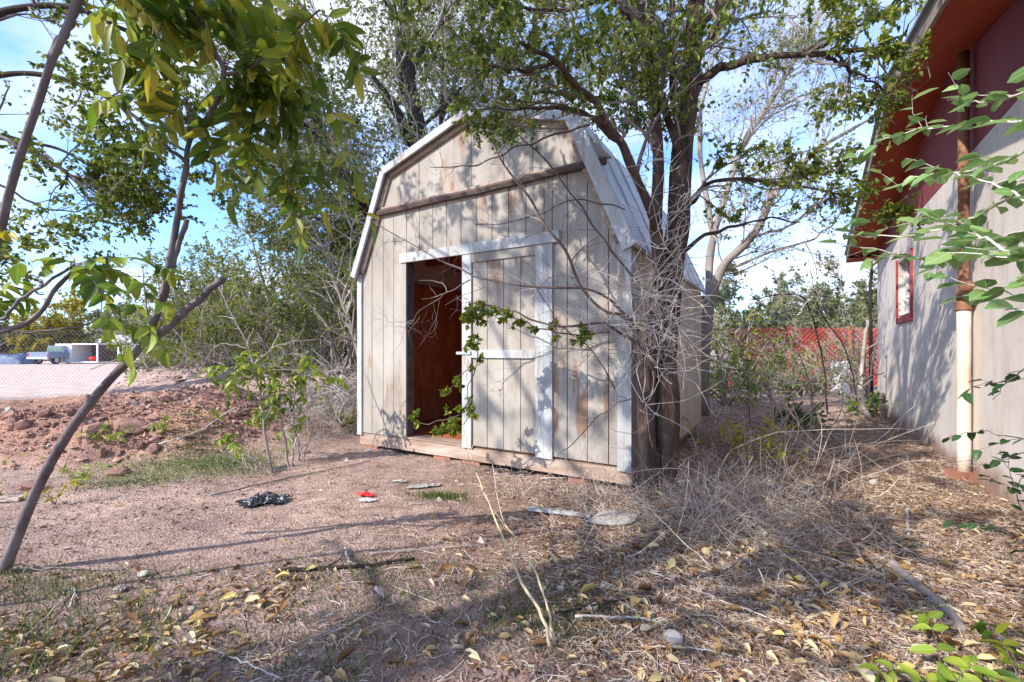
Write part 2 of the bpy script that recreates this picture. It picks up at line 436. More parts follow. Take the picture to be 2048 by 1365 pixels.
EAVE, KNEE, PEAK = 2.176, 3.35, 3.73
KX = .507
prof = [(0, EAVE), (KX, KNEE), (SW / 2, PEAK), (SW - KX, KNEE), (SW, EAVE)]
def top_at(x):
    return float(np.interp(x, [p[0] for p in prof], [p[1] for p in prof]))
def clip_board(x0, x1, z0, z1, inset=0.0):
    """board outline under the roof line"""
    xs = sorted({x0, x1} | {p[0] for p in prof if x0 < p[0] < x1})
    top = [(x, min(z1, top_at(x) - inset)) for x in xs]
    # cut where z1 crosses the roof line
    pts = []
    for k, (x, z) in enumerate(top):
        pts.append((x, z))
        if k + 1 < len(top):
            xa, xb = x, top[k + 1][0]
            fa, fb = top_at(xa) - inset - z1, top_at(xb) - inset - z1
            if fa * fb < 0:
                xc = xa + (xb - xa) * fa / (fa - fb); pts.append((xc, z1))
    if min(p[1] for p in pts) <= z0 + .02:
        pts = [(x, max(z, z0 + .004)) for x, z in pts]
        if max(p[1] for p in pts) < z0 + .03: return None
    return [(x0, z0), (x1, z0)] + pts[::-1]

front = sh('front_wall', prism([(0.02, .14), (.80, .14), (.80, 2.24), (1.69, 2.24), (1.69, .14), (SW - .02, .14), (SW - .02, EAVE - .02), (SW - KX, KNEE - .03), (SW / 2, PEAK - .03), (KX, KNEE - .03), (.02, EAVE - .02)], .012, .03), M_darkwood)
xb = [0.0, .22, .42, .60, .815]
xr = list(np.arange(1.68, SW - .1, .205)) + [SW]
LOFT = 2.93
def board(x0, x1, z0, z1, y0=-.012, y1=.010, m=M_board, inset=.03, nm='siding_board', parent=front):
    g = .0042
    pl = clip_board(x0 + g, x1 - g, z0, z1, inset)
    if pl is None: return
    o = sh(nm, prism(pl, y0 + rng.uniform(-.0015, .0015), y1), m, parent)
    return o
for a, b in zip(xb[:-1], xb[1:]): board(a, b, .13, LOFT - .05)
for a, b in zip(xr[:-1], xr[1:]):
    if b <= 2.8: continue
    board(max(a, 2.75), b, .15 - .006 * (a - 2), LOFT - .05)
xm = [.815, 1.02, 1.225, 1.43, 1.635, 1.84, 2.045, 2.25, 2.455, 2.66, 2.75]
for a, b in zip(xm[:-1], xm[1:]): board(a, b, 2.30, LOFT - .05)
xl = [.26, 1.02, 1.78, 2.54, 3.35]
for a, b in zip(xl[:-1], xl[1:]): board(a, b, LOFT, 4.0, -.02, .010)
# loft ledge: warped dark strip
V, F = tubes([rough_line((.24, -.045, LOFT - .05), (SW - .22, -.04, LOFT - .03), 14, .006)], [np.full(14, .038)], 6)
sh('ledge_strip', (V, F), M_darkwood)
V, F = box(.30, SW - .26, -.05, -.012, LOFT - .02, LOFT + .012); sh('ledge_cap', (V, F), M_wood)
# corner trims
for x0, x1 in ((-.03, .05), (SW - .115, SW + .012)):
    sh('corner_board', box(x0, x1, -.036, -.013, .10, EAVE - .02), M_trim)
# peeled bare strip beside right corner
# door surround
sh('door_header', box(.73, 2.84, -.05, -.014, 2.225, 2.335), M_trim)
sh('door_jamb', box(.755, .825, -.034, -.013, .12, 2.222), M_board)
sh('door_jamb', box(.80, .829, -.012, .10, .12, 2.24), M_darkwood)
door = sh('door_leaf', box(1.69, 2.60, .002, .02, .135, 2.21), M_darkwood)
for a, b in zip([1.79, 1.985, 2.19, 2.395], [1.985, 2.19, 2.395, 2.57]):
    sh('siding_board', prism([(a + .004, .15), (b - .004, .15), (b - .004, 2.205), (a + .004, 2.205)], -.014, .001), M_board, door)
sh('stile', box(1.668, 1.788, -.04, -.004, .12, 2.222), M_trim, door)
sh('stile', box(2.573, 2.665, -.034, -.008, .12, 2.222), M_trim, door)
sh('top_rail', box(1.79, 2.572, -.034, -.015, 2.13, 2.222), M_board, door)
sh('middle_rail', box(1.79, 2.572, -.038, -.015, 1.10, 1.185), M_trim, door)
lt = sh('slide_latch', box(1.60, 1.79, -.056, -.041, 1.135, 1.165), mat('latch_metal', [(.35, .35, .36), (.55, .55, .57)], 20, .4, metallic=.8), door)
sh('jamb_board', box(2.668, 2.76, -.036, -.012, .12, 2.222), M_trim)
# floor, sill, skids, blocks
sh('floor', box(.03, SW - .03, .03, SD - .03, .095, .125), M_ply)
sh('threshold_board', box(.80, 1.67, -.02, .20, .126, .142), M_wood)
sh('sill_beam', box(-.01, SW + .01, -.008, .09, -.02, .118), M_wood)
for x in (.02, 1.2, 2.3, SW - .12): sh('skid', box(x, x + .09, .095, SD, -.02, .09), M_wood)
M_block = mat('red_block', [(.22, .09, .06), (.36, .17, .12)], 6, .9, .5)
for x in (.06, 1.22, 1.62, 2.9): sh('support_block', box(x, x + .24, .0 + .01 * x, .19, -.16, -.022), M_block)
# side and back walls
right = sh('side_wall', box(SW - .035, SW - .006, .03, SD - .03, .12, EAVE - .01), M_darkwood)
n = 18
for i in range(n):
    y0 = .03 + i * (SD - .06) / n; y1 = .03 + (i + 1) * (SD - .06) / n
    sh('siding_board', box(SW - .004, SW + .012 + rng.uniform(0, .002), y0 + .005, y1 - .005, .06, EAVE - .03), M_sidep, right)
sh('side_wall', box(.0, .03, .03, SD - .03, .12, EAVE - .01), M_board)
sh('back_wall', prism([(0, .12), (SW, .12), (SW, EAVE), (SW - KX, KNEE), (SW / 2, PEAK), (KX, KNEE), (0, EAVE)], SD - .028, SD), M_board)
# plywood lining
sh('back_lining', prism([(.04, .13), (SW - .04, .13), (SW - .04, EAVE), (SW - KX - .04, KNEE - .05), (SW / 2, PEAK - .05), (KX + .04, KNEE - .05), (.04, EAVE)], SD - .06, SD - .032), M_ply)
sh('side_lining', box(.034, .05, .04, SD - .07, .13, EAVE - .03), M_ply)
sh('side_lining', box(SW - .055, SW - .039, .04, SD - .07, .13, EAVE - .03), M_ply)
sh('ceiling_boards', box(.24, SW - .24, .05, SD - .07, 2.50, 2.53), M_ply)
for y in (.35, .95, 1.55, 2.15, 2.75, 3.3): sh('joist', box(.24, SW - .24, y, y + .04, 2.39, 2.498), M_ply)
for x in (.9, 1.5, 2.1, 2.7): sh('stud', box(x, x + .04, SD - .15, SD - .062, .13, 2.385), M_ply)
# roof: four slopes as thick sheets, metal edge
def slope(a, b, name, th=.035, y0=-.085, y1=SD + .08, m=M_roofm, ext0=0, ext1=0):
    a = np.array(a, float); b = np.array(b, float); d = unit(b - a); nn = np.array([-d[1], d[0]])
    a = a - d * ext0; b = b + d * ext1
    pl = [tuple(a), tuple(b), tuple(b + nn * th), tuple(a + nn * th)]
    return sh(name, prism(pl, y0, y1), m)
segs = list(zip(prof[:-1], prof[1:]))
roofparts = []
for k, (a, b) in enumerate(segs):
    roofparts.append(slope((a[0], a[1] + .004), (b[0], b[1] + .004), 'roof_slope', ext0=.07 if k == 0 else .0, ext1=.10 if k == 3 else .0))
    # rake trim: brown inner strip and pale outer board
    a2 = np.array(a, float); b2 = np.array(b, float); d = unit(b2 - a2); nn = np.array([-d[1], d[0]])
    e0 = .07 if k == 0 else 0; e1 = .10 if k == 3 else 0
    w = .040 if k < 3 else .085
    pl = [tuple(a2 - d * e0 - nn * w), tuple(b2 + d * e1 - nn * w), tuple(b2 + d * e1 + nn * .042), tuple(a2 - d * e0 + nn * .042)]
    sh('rake_board', prism(pl, -.113 - .002 * k, -.0855), M_trim)
    pl = [tuple(a2 + d * .02 - nn * (w + .05)), tuple(b2 - d * .02 - nn * (w + .05)), tuple(b2 - d * .02 - nn * .02), tuple(a2 + d * .02 - nn * .02)]
    sh('rake_batten', prism(pl, -.05, -.021), M_wood)
    # raised seams of the roofing
    L_ = np.linalg.norm(b2 - a2)
    for y in np.arange(.35, SD, .55):
        m0 = a2 - d * e0 + nn * .039; m1 = b2 + d * e1 + nn * .039
        sh('roof_seam', prism([tuple(m0), tuple(m1), tuple(m1 + nn * .012), tuple(m0 + nn * .012)], y, y + .025), M_roofm, roofparts[-1])

# ------------------------------------------------------------------ gable-ended building on the right
D2 = np.array([.531, .847]); N2 = np.array([-.847, .531])
ang = math.atan2(D2[1], D2[0])
def onwall(z): return np.array([1.745 + .626 * z, z])
far = onwall(9.86); bo = np.array([far[0], far[1]])
house = empty('stucco_outbuilding', (bo[0], bo[1], 0), 'beige stucco building with deep red roof overhang at the right edge', 'building')
# local frame: x runs from the far corner towards the camera, y points into the building, z up
house.rotation_euler = (0, 0, math.atan2(-D2[1], -D2[0]))
def local(p):  # world xy -> local
    v = np.array(p[:2]) - bo; return np.array([v @ -D2, v @ -N2])
# local y axis = rotate x by +90 : x=(-.531,-.847) -> y=(.847,-.531) = -N2  (into the building)
def hb(name, geo, m, parent=None): return link(name, mesh_np(geo[0], geo[1], m), parent or house)
WT = 1.26
xp = (9.86 - 5.30) / .847; WW = xp * 2
def roof_h(x, base=2.13 + WT): return base + .199 * (xp - abs(x - xp))
M_stucco = mat('beige_stucco', [(.56, .475, .40), (.68, .60, .52), (.74, .67, .59)], 1.6, .9, .35, 60, coords='Object', bdist=.01)
def add_dirt(m):
    N = m.node_tree.nodes; L = m.node_tree.links; b = N['Principled BSDF']; src = b.inputs['Base Color'].links[0].from_socket
    g = N.new('ShaderNodeNewGeometry'); s = N.new('ShaderNodeSeparateXYZ'); L.new(g.outputs['Position'], s.inputs[0])
    n = N.new('ShaderNodeTexNoise'); n.inputs['Scale'].default_value = 3; n.inputs['Detail'].default_value = 6; L.new(g.outputs['Position'], n.inputs['Vector'])
    a = N.new('ShaderNodeMath'); a.operation = 'MULTIPLY_ADD'; a.inputs[1].default_value = .5; L.new(n.outputs['Fac'], a.inputs[0]); L.new(s.outputs[2], a.inputs[2])
    r = N.new('ShaderNodeValToRGB'); r.color_ramp.elements[0].position = .28; r.color_ramp.elements[0].color = (1, 1, 1, 1); r.color_ramp.elements[1].position = .5; r.color_ramp.elements[1].color = (0, 0, 0, 1)
    L.new(a.outputs[0], r.inputs[0])
    mx = N.new('ShaderNodeMixRGB'); mx.inputs[2].default_value = (.33, .21, .16, 1); L.new(r.outputs[0], mx.inputs[0]); L.new(src, mx.inputs[1]); L.new(mx.outputs[0], b.inputs['Base Color'])
add_dirt(M_stucco)
def add_streaks(m, col, sc=(.9, .9, .12), lo=.52, hi=.72, f=.5):
    N = m.node_tree.nodes; L = m.node_tree.links; b = N['Principled BSDF']; src = b.inputs['Base Color'].links[0].from_socket
    g = N.new('ShaderNodeNewGeometry'); mp = N.new('ShaderNodeMapping'); mp.inputs['Scale'].default_value = sc; L.new(g.outputs['Position'], mp.inputs[0])
    n = N.new('ShaderNodeTexNoise'); n.inputs['Scale'].default_value = 5; n.inputs['Detail'].default_value = 8; n.inputs['Roughness'].default_value = .7; L.new(mp.outputs[0], n.inputs['Vector'])
    r = N.new('ShaderNodeValToRGB'); r.color_ramp.elements[0].position = lo; r.color_ramp.elements[1].position = hi; r.color_ramp.elements[1].color = (f, f, f, 1); L.new(n.outputs['Fac'], r.inputs[0])
    mx = N.new('ShaderNodeMixRGB'); mx.inputs[2].default_value = (*col, 1); L.new(r.outputs[0], mx.inputs[0]); L.new(src, mx.inputs[1]); L.new(mx.outputs[0], b.inputs['Base Color'])
add_streaks(M_stucco, (.38, .31, .26)); add_streaks(M_stucco, (.30, .24, .20), (1.6, 1.6, 1.6), .60, .70, .6)
add_streaks(M_board, (.15, .12, .10), (2.2, 2.2, .3), .55, .75, .5); add_streaks(M_trim, (.25, .20, .16), (3, 3, .4), .55, .66, .7)
M_redwall = mat('dull_red_paint', [(.20, .035, .035), (.27, .055, .05)], 1.2, .8, .25, 40, stretch=(1, 1, .3))
M_soffit = mat('red_soffit_paint', [(.33, .045, .014), (.46, .075, .025), (.52, .10, .04)], 1.5, .7, .15, 30)
# window opening in local x
wx = sorted([local(onwall(7.81))[0], local(onwall(6.87))[0]]); wz = (WT + .55, WT + 1.50)
RB = WT + 1.98
def wallpoly(pts, name, m, y0=0.0, y1=.25): return hb(name, prism(pts, y0, y1), m)
wl_ = wallpoly([(0, -.3), (wx[0], -.3), (wx[0], RB), (0, RB)], 'wall_panel', M_stucco)
wallpoly([(wx[0], -.3), (wx[1], -.3), (wx[1], wz[0]), (wx[0], wz[0])], 'wall_panel', M_stucco)
wallpoly([(wx[0], wz[1]), (wx[1], wz[1]), (wx[1], RB), (wx[0], RB)], 'wall_panel', M_stucco)
wallpoly([(wx[1], -.3), (WW, -.3), (WW, RB), (wx[1], RB)], 'wall_panel', M_stucco)
wallpoly([(0, RB), (WW, RB), (WW, roof_h(WW) - .02), (xp, roof_h(xp) - .02), (0, roof_h(0) - .02)], 'gable_wall', M_redwall, -.004, .25)
M_redframe = mat('red_window_paint', [(.28, .03, .03), (.42, .06, .05)], 5, .6)
win = hb('window', box(wx[0] - .05, wx[1] + .05, -.03, .0, wz[0] - .09, wz[0] - .002), M_redframe)
hb('frame', box(wx[0] - .05, wx[0] - .002, -.03, .10, wz[0], wz[1] + .05), M_redframe, win)
hb('frame', box(wx[1] + .002, wx[1] + .05, -.03, .10, wz[0], wz[1] + .05), M_redframe, win)
hb('frame', box(wx[0] + .0, wx[1] - .0, .02, .12, wz[0] + .001, wz[0] + .05), M_redframe, win)
mgl = mat('window_glass', [(.30, .36, .40), (.42, .48, .52)], 2, .15, spec=.6)
hb('pane', box(wx[0], wx[1], .13, .14, wz[0], wz[1]), mgl, win)
mwhite = mat('white_sash', [(.62, .63, .64), (.75, .76, .77)], 5, .6)
wm_ = (wx[0] + wx[1]) / 2
for x in (wx[0] + .02, wm_, wx[1] - .08): hb('sash_bar', box(x, x + .06, .09, .129, wz[0] + .05, wz[1]), mwhite, win)
hb('sash_bar', box(wx[0] + .085, wx[1] - .085, .095, .128, (wz[0] + wz[1]) / 2, (wz[0] + wz[1]) / 2 + .05), mwhite, win)
# other walls
hb('side_wall', box(0, .25, .252, 9, -.3, roof_h(0) - .03), M_stucco)
hb('side_wall', box(WW - .25, WW, .252, 9, -.3, roof_h(WW) - .03), M_stucco)
hb('back_wall', prism([(0, -.3), (WW, -.3), (WW, roof_h(WW) - .03), (xp, roof_h(xp) - .03), (0, roof_h(0) - .03)], 9.0, 9.2), M_stucco)
# roof with overhang
OV = .52; EX = .33
M_rake = mat('weathered_fascia', [(.13, .09, .075), (.30, .22, .18), (.40, .32, .27)], 5, .9, .4, 30, stretch=(.3, 1, 2))
M_edge = mat('roof_edge_metal', [(.22, .25, .27), (.38, .41, .44)], 6, .5, metallic=.3)
def slab(x0, x1, z_off, th, y0, y1, name, m, parent=None):
    pl = [(x0, roof_h(x0) + z_off), (x1, roof_h(x1) + z_off), (x1, roof_h(x1) + z_off + th), (x0, roof_h(x0) + z_off + th)]
    return hb(name, prism(pl, y0, y1), m, parent)
slab(-EX, xp, 0, .03, -OV + .03, 9.4, 'soffit', M_soffit); slab(xp, WW + EX, 0, .03, -OV + .03, 9.4, 'soffit', M_soffit)
for x0, x1 in ((-EX, xp), (xp, WW + EX)):
    slab(x0, x1, .12, .03, -OV - .04, 9.45, 'roof_sheet', M_edge)
    slab(x0, x1, -.05, .165, -OV - .005, -OV + .028, 'rake_board', M_rake)
for x in np.arange(.4, WW, 1.3):
    slab(x, x + .05, .032, .085, -OV + .035, 9.3, 'rafter', M_soffit)
hb('eave_board', box(-EX - .03, -EX - .002, -OV - .005, 9.4, roof_h(-EX) - .05, roof_h(-EX) + .12), M_rake)
hb('eave_soffit', box(-EX + .0, -.003, -OV + .031, 9.0, roof_h(-EX) - .035, roof_h(-EX) - .005), M_soffit)

# drain pipe on the wall
pz = 4.46; pw = onwall(pz)
def wallpt(z, out, h): q = onwall(z) + N2 * out; return np.array([q[0], q[1], h])
pipe = empty('drain_pipe', wallpt(pz, .08, 0), 'rust streaked cream drain pipe standing against the beige wall', 'pipe')
M_pipe = mat('cream_pipe_paint', [(.40, .20, .09), (.58, .47, .36), (.68, .60, .50)], 3.5, .7, .3, 30, stretch=(1, 1, .4), coords='World', pos=[.36, .47, .7])
M_rust = mat('rusty_metal', [(.10, .045, .03), (.24, .11, .06), (.36, .2, .12)], 6, .85, .5, 30, stretch=(1, 1, .4))
def vtube(z, out, h0, h1, r, K=8, sides=14):
    return tubes([np.linspace(wallpt(z, out, h0), wallpt(z, out, h1), K)], [np.full(K, r)], sides)
obj('lower_pipe', *vtube(pz, .08, .05, WT + .44, .055), M_pipe, pipe, True)
obj('upper_pipe', *vtube(pz, .08, WT + .44, roof_h(xp) - .25, .045), M_rust, pipe, True)
obj('collar', *vtube(pz, .08, WT + .40, WT + .49, .068), M_rust, pipe, True)
obj('collar', *vtube(pz, .08, WT + 1.25, WT + 1.31, .055), M_rust, pipe, True)
obj('elbow', *tubes([spline([wallpt(pz, .08, WT + .5), wallpt(pz - .05, .11, WT + .55), wallpt(pz - .22, .10, WT + .62)], 8)], [np.full(8, .045)], 12), M_rust, pipe, True)
bb = wallpt(pz, .1, 0); V, F = box(bb[0] - .08, bb[0] + .09, bb[1] - .08, bb[1] + .09, -.05, .07); obj('base_block', V, F, M_block, pipe)
# small standpipe and conduit by far corner
sp = wallpt(8.0, .18, 0); o = obj('water_tap', *cat_geo([tubes([np.linspace(sp, sp + [0, 0, .45], 5)], [np.full(5, .035)], 8), tubes([spline([sp + [0, 0, .42], sp + [-.05, -.05, .5], sp + [-.12, -.1, .40]], 6)], [np.full(6, .03)], 8)]), M_bark_grey)
props(o, 'short grey standpipe with bent spout at the foot of the beige wall', 'tap')

# ------------------------------------------------------------------ trees: generators
def in_shed(p):
    q = p[:, :2] - SH0; a = q @ U2; b = q @ V2
    return (a > -.16) & (a < SW + .16) & (b > -.14) & (b < SD + .15) & (p[:, 2] < SZ + np.interp(a, [t[0] for t in prof], [t[1] for t in prof]) + .12)
def in_house(p):
    q = (p[:, :2] - bo) @ (-N2)
    return (q > -.05) & (p[:, 2] < 5.0) | ((q > -.62) & (p[:, 2] > 3.0))
def keep_std(p):
    near = (np.hypot(p[:, 0], p[:, 1]) < 1.3)
    return ~in_shed(p) & ~in_house(p) & ~near & (p[:, 2] > gh(p[:, 0], p[:, 1]) + .01)
def px_of(p):
    return CX + FPX * p[:, 0] / np.maximum(p[:, 1], .01), CY - FPX * (p[:, 2] - HC) / np.maximum(p[:, 1], .01)

def limbs_px(L, K=14, jit=.012):
    Pt = []; R = []
    for pts, r0, r1 in L:
        w = [P(*q) if len(q) == 3 else np.array(q[:3]) for q in pts]
        Pt.append(spline(w, K, jit)); R.append(np.linspace(r0, r1, K))
    return np.array(Pt), np.array(R)

def add_tree(root, Pt, R, levels, leaf, bark, twigmat, bigr=.03, sides=12, keep=keep_std, names=('trunk', 'branch'), first_jag=True, ridged=False):
    """root gets one mesh per limb, then twigs and foliage grown on them"""
    for k in range(len(Pt)):
        p, r = Pt[k], R[k].copy()
        if first_jag: r = r * (1 + .10 * rng.normal(size=len(r)))
        if ridged and r[0] > .08:
            obj('trunk', *bark_tube(p, R[k], seed=k * 3), bark, root, True); continue
        obj(names[0] if k == 0 else names[1], *tubes([spline(p, 40)], [np.interp(np.linspace(0, 1, 40), np.linspace(0, 1, len(r)), r)], sides if r[0] > bigr else 7), bark, root, True)
    cur = (Pt, R); geos = []; polys = [Pt]
    allp = []
    for lv in levels:
        src = lv.pop('src', None)
        A = cur if src is None else src
        p, r = spawn(A[0], A[1], keep=keep, **lv)
        if len(p) == 0: continue
        geos.append(tubes(p, r, 4 if r[0, 0] > .012 else 3, cap=False)); cur = (p, r); allp.append(p)
    if geos:
        o = obj('twigs', *cat_geo(geos), twigmat, root); o['kind'] = 'stuff'
    if leaf:
        n, Ll, W, m, shape = leaf[:5]; kw = leaf[5] if len(leaf) > 5 else {}
        parts = [leaves_on(allp[-1], int(n * .75), Ll, W, shape, keep=keep, **kw)]
        if len(allp) > 1: parts.append(leaves_on(allp[-2], int(n * .25), Ll, W, shape, tmin=.5, keep=keep, **kw))
        V, F = cat_geo(parts)
        o = obj('foliage', V, F, m, root); o['kind'] = 'stuff'
    return allp

def clumpy(f, seed, p=2.2):
    def g(c): return (np.clip(vnoise(c[:, 0] * f + 7.7 * c[:, 2], c[:, 1] * f + c[:, 2] * f * 1.3, seed), .02, 1)) ** p
    return g

def bark_tube(p, r, sides=40, K=150, depth=.13, seed=0, bigf=.14):
    p = spline(p, K); rad = np.interp(np.linspace(0, 1, K), np.linspace(0, 1, len(r)), r)
    V, F = tubes([p], [rad], sides); V = V.reshape(K, sides, 3)
    an = np.arange(sides) / sides * 2 * np.pi; h = np.linspace(0, np.linalg.norm(np.diff(p, axis=0), axis=1).sum(), K)
    A, H = np.meshgrid(an, h); cxx, cyy = np.cos(A), np.sin(A)
    rid = np.abs(fbm(cxx * 5 + 3 * cyy + 20 + .25 * np.sin(H * 9), cyy * 5 + H * 1.5 + seed, 1.0, 4, seed)) * 2
    big = fbm(cxx * 1.2 + 9, cyy * 1.2 + H * 1.1 + seed, 1.0, 3, seed + 4)
    f = 1 + depth * (rid - .45) + bigf * big
    V = p[:, None, :] + (V - p[:, None, :]) * f[:, :, None]
    return V.reshape(-1, 3), F
# --- big tree by the shed corner
root = empty('elm_tree', (1.29, 4.0, 0), 'large dark barked elm with several stems hugging the right corner of the shed', 'tree')
Y0 = 4.0
L = [([(1330, 1012, 4.0), (1328, 930, 4.0), (1330, 800, 4.0), (1328, 690, 4.0), (1340, 560, 4.03), (1352, 420, 4.08), (1372, 250, 4.15), (1388, 100, 4.2), (1398, -60, 4.25), (1400, -330, 4.3)], .125, .065),
     ([(1296, 1005, 3.9), (1294, 900, 3.9), (1300, 760, 3.9), (1312, 650, 3.93), (1320, 560, 3.93), (1316, 430, 3.95), (1312, 250, 4.0), (1305, 100, 4.05), (1296, -80, 4.1), (1270, -300, 4.1)], .078, .03),
     ([(1362, 330, 4.1), (1345, 250, 4.0), (1310, 170, 3.9), (1290, 90, 3.85), (1278, -20, 3.8), (1265, -150, 3.8)], .045, .02),
     ([(1318, 470, 3.95), (1282, 375, 3.8), (1240, 285, 3.6), (1195, 215, 3.45), (1110, 125, 3.25), (1040, 85, 3.05)], .045, .012),
     ([(1396, 165, 4.2), (1445, 135, 4.1), (1545, 115, 3.9), (1680, 105, 3.75), (1820, 85, 3.6)], .045, .014),
     ([(1378, 270, 4.15), (1372, 150, 4.1), (1430, 60, 4.0), (1470, -30, 3.9), (1520, -160, 3.8)], .04, .015),
     ([(1354, 450, 4.1), (1392, 395, 4.1), (1435, 362, 4.15), (1560, 366, 4.3), (1700, 395, 4.5)], .03, .008),
     ([(1345, 200, 4.05), (1342, 60, 3.95), (1345, -80, 3.9)], .03, .014),
     ([(1396, 60, 4.2), (1500, -40, 4.4), (1650, -120, 4.6)], .05, .02),
     ([(1305, 120, 4.05), (1230, -10, 3.9), (1120, -110, 3.6)], .045, .015),
     ([(1240, 285, 3.6), (1160, 225, 3.5), (1060, 215, 3.4), (950, 225, 3.4)], .02, .006),
     ([(1110, 125, 3.25), (1030, 140, 3.2), (960, 120, 3.2), (900, 60, 3.2)], .015, .005),
     ([(1230, -10, 3.9), (1120, 20, 3.6), (1000, 10, 3.4), (930, -20, 3.3)], .02, .006),
     ([(1600, 110, 3.85), (1700, 60, 3.8), (1800, 10, 3.7)], .02, .008),
     ([(1640, 108, 3.8), (1720, 150, 3.8), (1790, 200, 3.8)], .015, .006),
     ([(1345, 520, 4.05), (1420, 470, 4.3), (1520, 440, 4.6), (1600, 445, 4.9)], .022, .007)]
Pt, R = limbs_px(L)
def keep_elm(p):
    x, y = px_of(p)
    low = (y > 300) & (x < 1290) & (x > 930) & (y > 250 + (x - 930) * .5)
    side = (y > 480)
    return keep_std(p) & ~low & ~side
a = add_tree(root, Pt, R, [dict(count=135, length=1.0, K=7, tmin=.25, spread=1.1, up=.1, wob=.2),
                           dict(count=520, length=.55, K=6, tmin=.2, rmin=.0035),
                           dict(count=3000, length=.26, K=4, tmin=.15, rmin=.0016, droop=.2)],
             (25000, .052, .031, M_leaf, 'oval', dict(clump=clumpy(2.2, 3, 2.0))), M_bark, M_twig, keep=keep_elm, ridged=True)
# bare branches leaning across the shed front
L = [([(1275, 665, 3.85), (1240, 632, 3.8), (1180, 600, 3.75), (1110, 480, 3.72), (1040, 375, 3.72), (1000, 320, 3.75), (972, 240, 3.8)], .017, .005),
     ([(1280, 660, 3.85), (1190, 585, 3.75), (1060, 575, 3.8), (960, 555, 3.9), (860, 510, 4.1), (740, 440, 4.4)], .013, .004),
     ([(1290, 700, 3.85), (1210, 650, 3.75), (1110, 655, 3.7), (1010, 622, 3.8), (930, 605, 3.9)], .014, .004),
     ([(1270, 560, 3.8), (1200, 470, 3.7), (1130, 375, 3.7), (1060, 290, 3.7), (1010, 250, 3.75)], .012, .004),
     ([(1180, 250, 3.5), (1080, 280, 3.7), (960, 325, 4.0), (860, 335, 4.3)], .010, .004),
     ([(1300, 780, 3.85), (1230, 810, 3.75), (1150, 880, 3.65), (1100, 930, 3.6)], .006, .003),
     ([(1230, 780, 3.8), (1180, 700, 3.7), (1120, 650, 3.65), (1060, 560, 3.7)], .006, .003),
     ([(940, 560, 3.9), (870, 600, 4.1), (825, 640, 4.2), (822, 660, 4.2)], .006, .003),
     ([(1250, 420, 3.8), (1150, 400, 3.8), (1050, 440, 3.9), (950, 450, 4.0)], .006, .003)]
Pt2, R2 = limbs_px(L, jit=.01)
br = empty('dead_branch', Pt2[0][0], 'bare grey brown branches leaning from the elm across the shed front', 'dead branches')
br['kind'] = 'thing'
def keep_dead(p): return keep_std(p)
add_tree(br, Pt2, R2, [dict(count=90, length=.55, K=7, tmin=.2, wob=.25, rmin=.002, up=.05), dict(count=260, length=.28, K=5, wob=.25, rmin=.0013)], None, M_stem_dark, M_twig, names=('branch', 'branch'), keep=keep_dead)
# leafy strand hanging in front of the doorway
strand = empty('leafy_strand', P(935, 610, 4.0), 'bright green leafy shoot hanging down in front of the shed doorway', 'branch')
L = [([(1010, 622, 3.85), (955, 612, 3.95), (945, 660, 4.0), (955, 720, 4.05), (935, 780, 4.1), (945, 840, 4.1)], .008, .003),
     ([(1220, 665, 3.7), (1130, 668, 3.7), (1040, 640, 3.75), (950, 612, 3.9)], .008, .004),
     ([(945, 790, 4.1), (915, 830, 4.15), (850, 850, 4.3), (825, 835, 4.35)], .006, .003), ([(940, 830, 4.1), (915, 855, 4.2), (870, 865, 4.3)], .005, .002),
     ([(940, 740, 4.05), (910, 760, 4.1), (900, 790, 4.15)], .004, .002)]
Pt3, R3 = limbs_px(L, jit=.008)
tw, rt = spawn(Pt3, R3, 70, .14, K=5, tmin=.1, rmin=.0015, keep=keep_std)
obj('stem', *cat_geo([tubes(Pt3, R3, 5), tubes(tw, rt, 3)]), M_stem_dark, strand)
o = obj('foliage', *leaves_on(tw, 1150, .052, .034, 'oval', keep=keep_std, upn=.3), M_leafyg, strand); o['kind'] = 'stuff'
# tangle of dead vines wrapped round the trunk
def tangle(n, center, spread, length, K, r, wob, updir=.1, keep=keep_std, d0=None):
    p = np.zeros((n, K, 3)); p[:, 0] = np.array(center) + rng.normal(size=(n, 3)) * np.array(spread)
    d = unit(rng.normal(size=(n, 3)) + np.array([0, 0, updir]) + (0 if d0 is None else np.array(d0)))
    tw_ = rng.normal(0, wob, (n, 3))
    Ln = length * rng.uniform(.4, 1.3, n)
    for k in range(1, K):
        d = unit(d + tw_ * .5 + rng.normal(0, wob * .5, (n, 3)))
        p[:, k] = p[:, k - 1] + d * (Ln / (K - 1))[:, None]
    ok = keep(p.reshape(-1, 3)).reshape(n, K).all(1); p = p[ok]
    return p, np.linspace(1, .4, K)[None, :] * (r * rng.uniform(.5, 1.4, len(p)))[:, None]
a1 = tangle(260, P(1300, 640, 3.82), (.13, .06, .30), .65, 9, .0035, .45)
a2 = tangle(90, P(1330, 450, 3.9), (.1, .06, .45), .6, 8, .003, .35)
a3 = tangle(90, P(1240, 640, 3.75), (.22, .06, .18), .5, 8, .0025, .4)
o = obj('dead_vine', *cat_geo([tubes(p, r, 4) for p, r in (a1, a2, a3)]), M_deadtwig)
props(o, 'tangle of curly pale dead vines clinging to the elm trunk', 'dead vines', kind='stuff')
L = [([(1322, 300, 3.9), (1250, 330, 3.75), (1160, 345, 3.7), (1080, 440, 3.75)], .01, .004)]

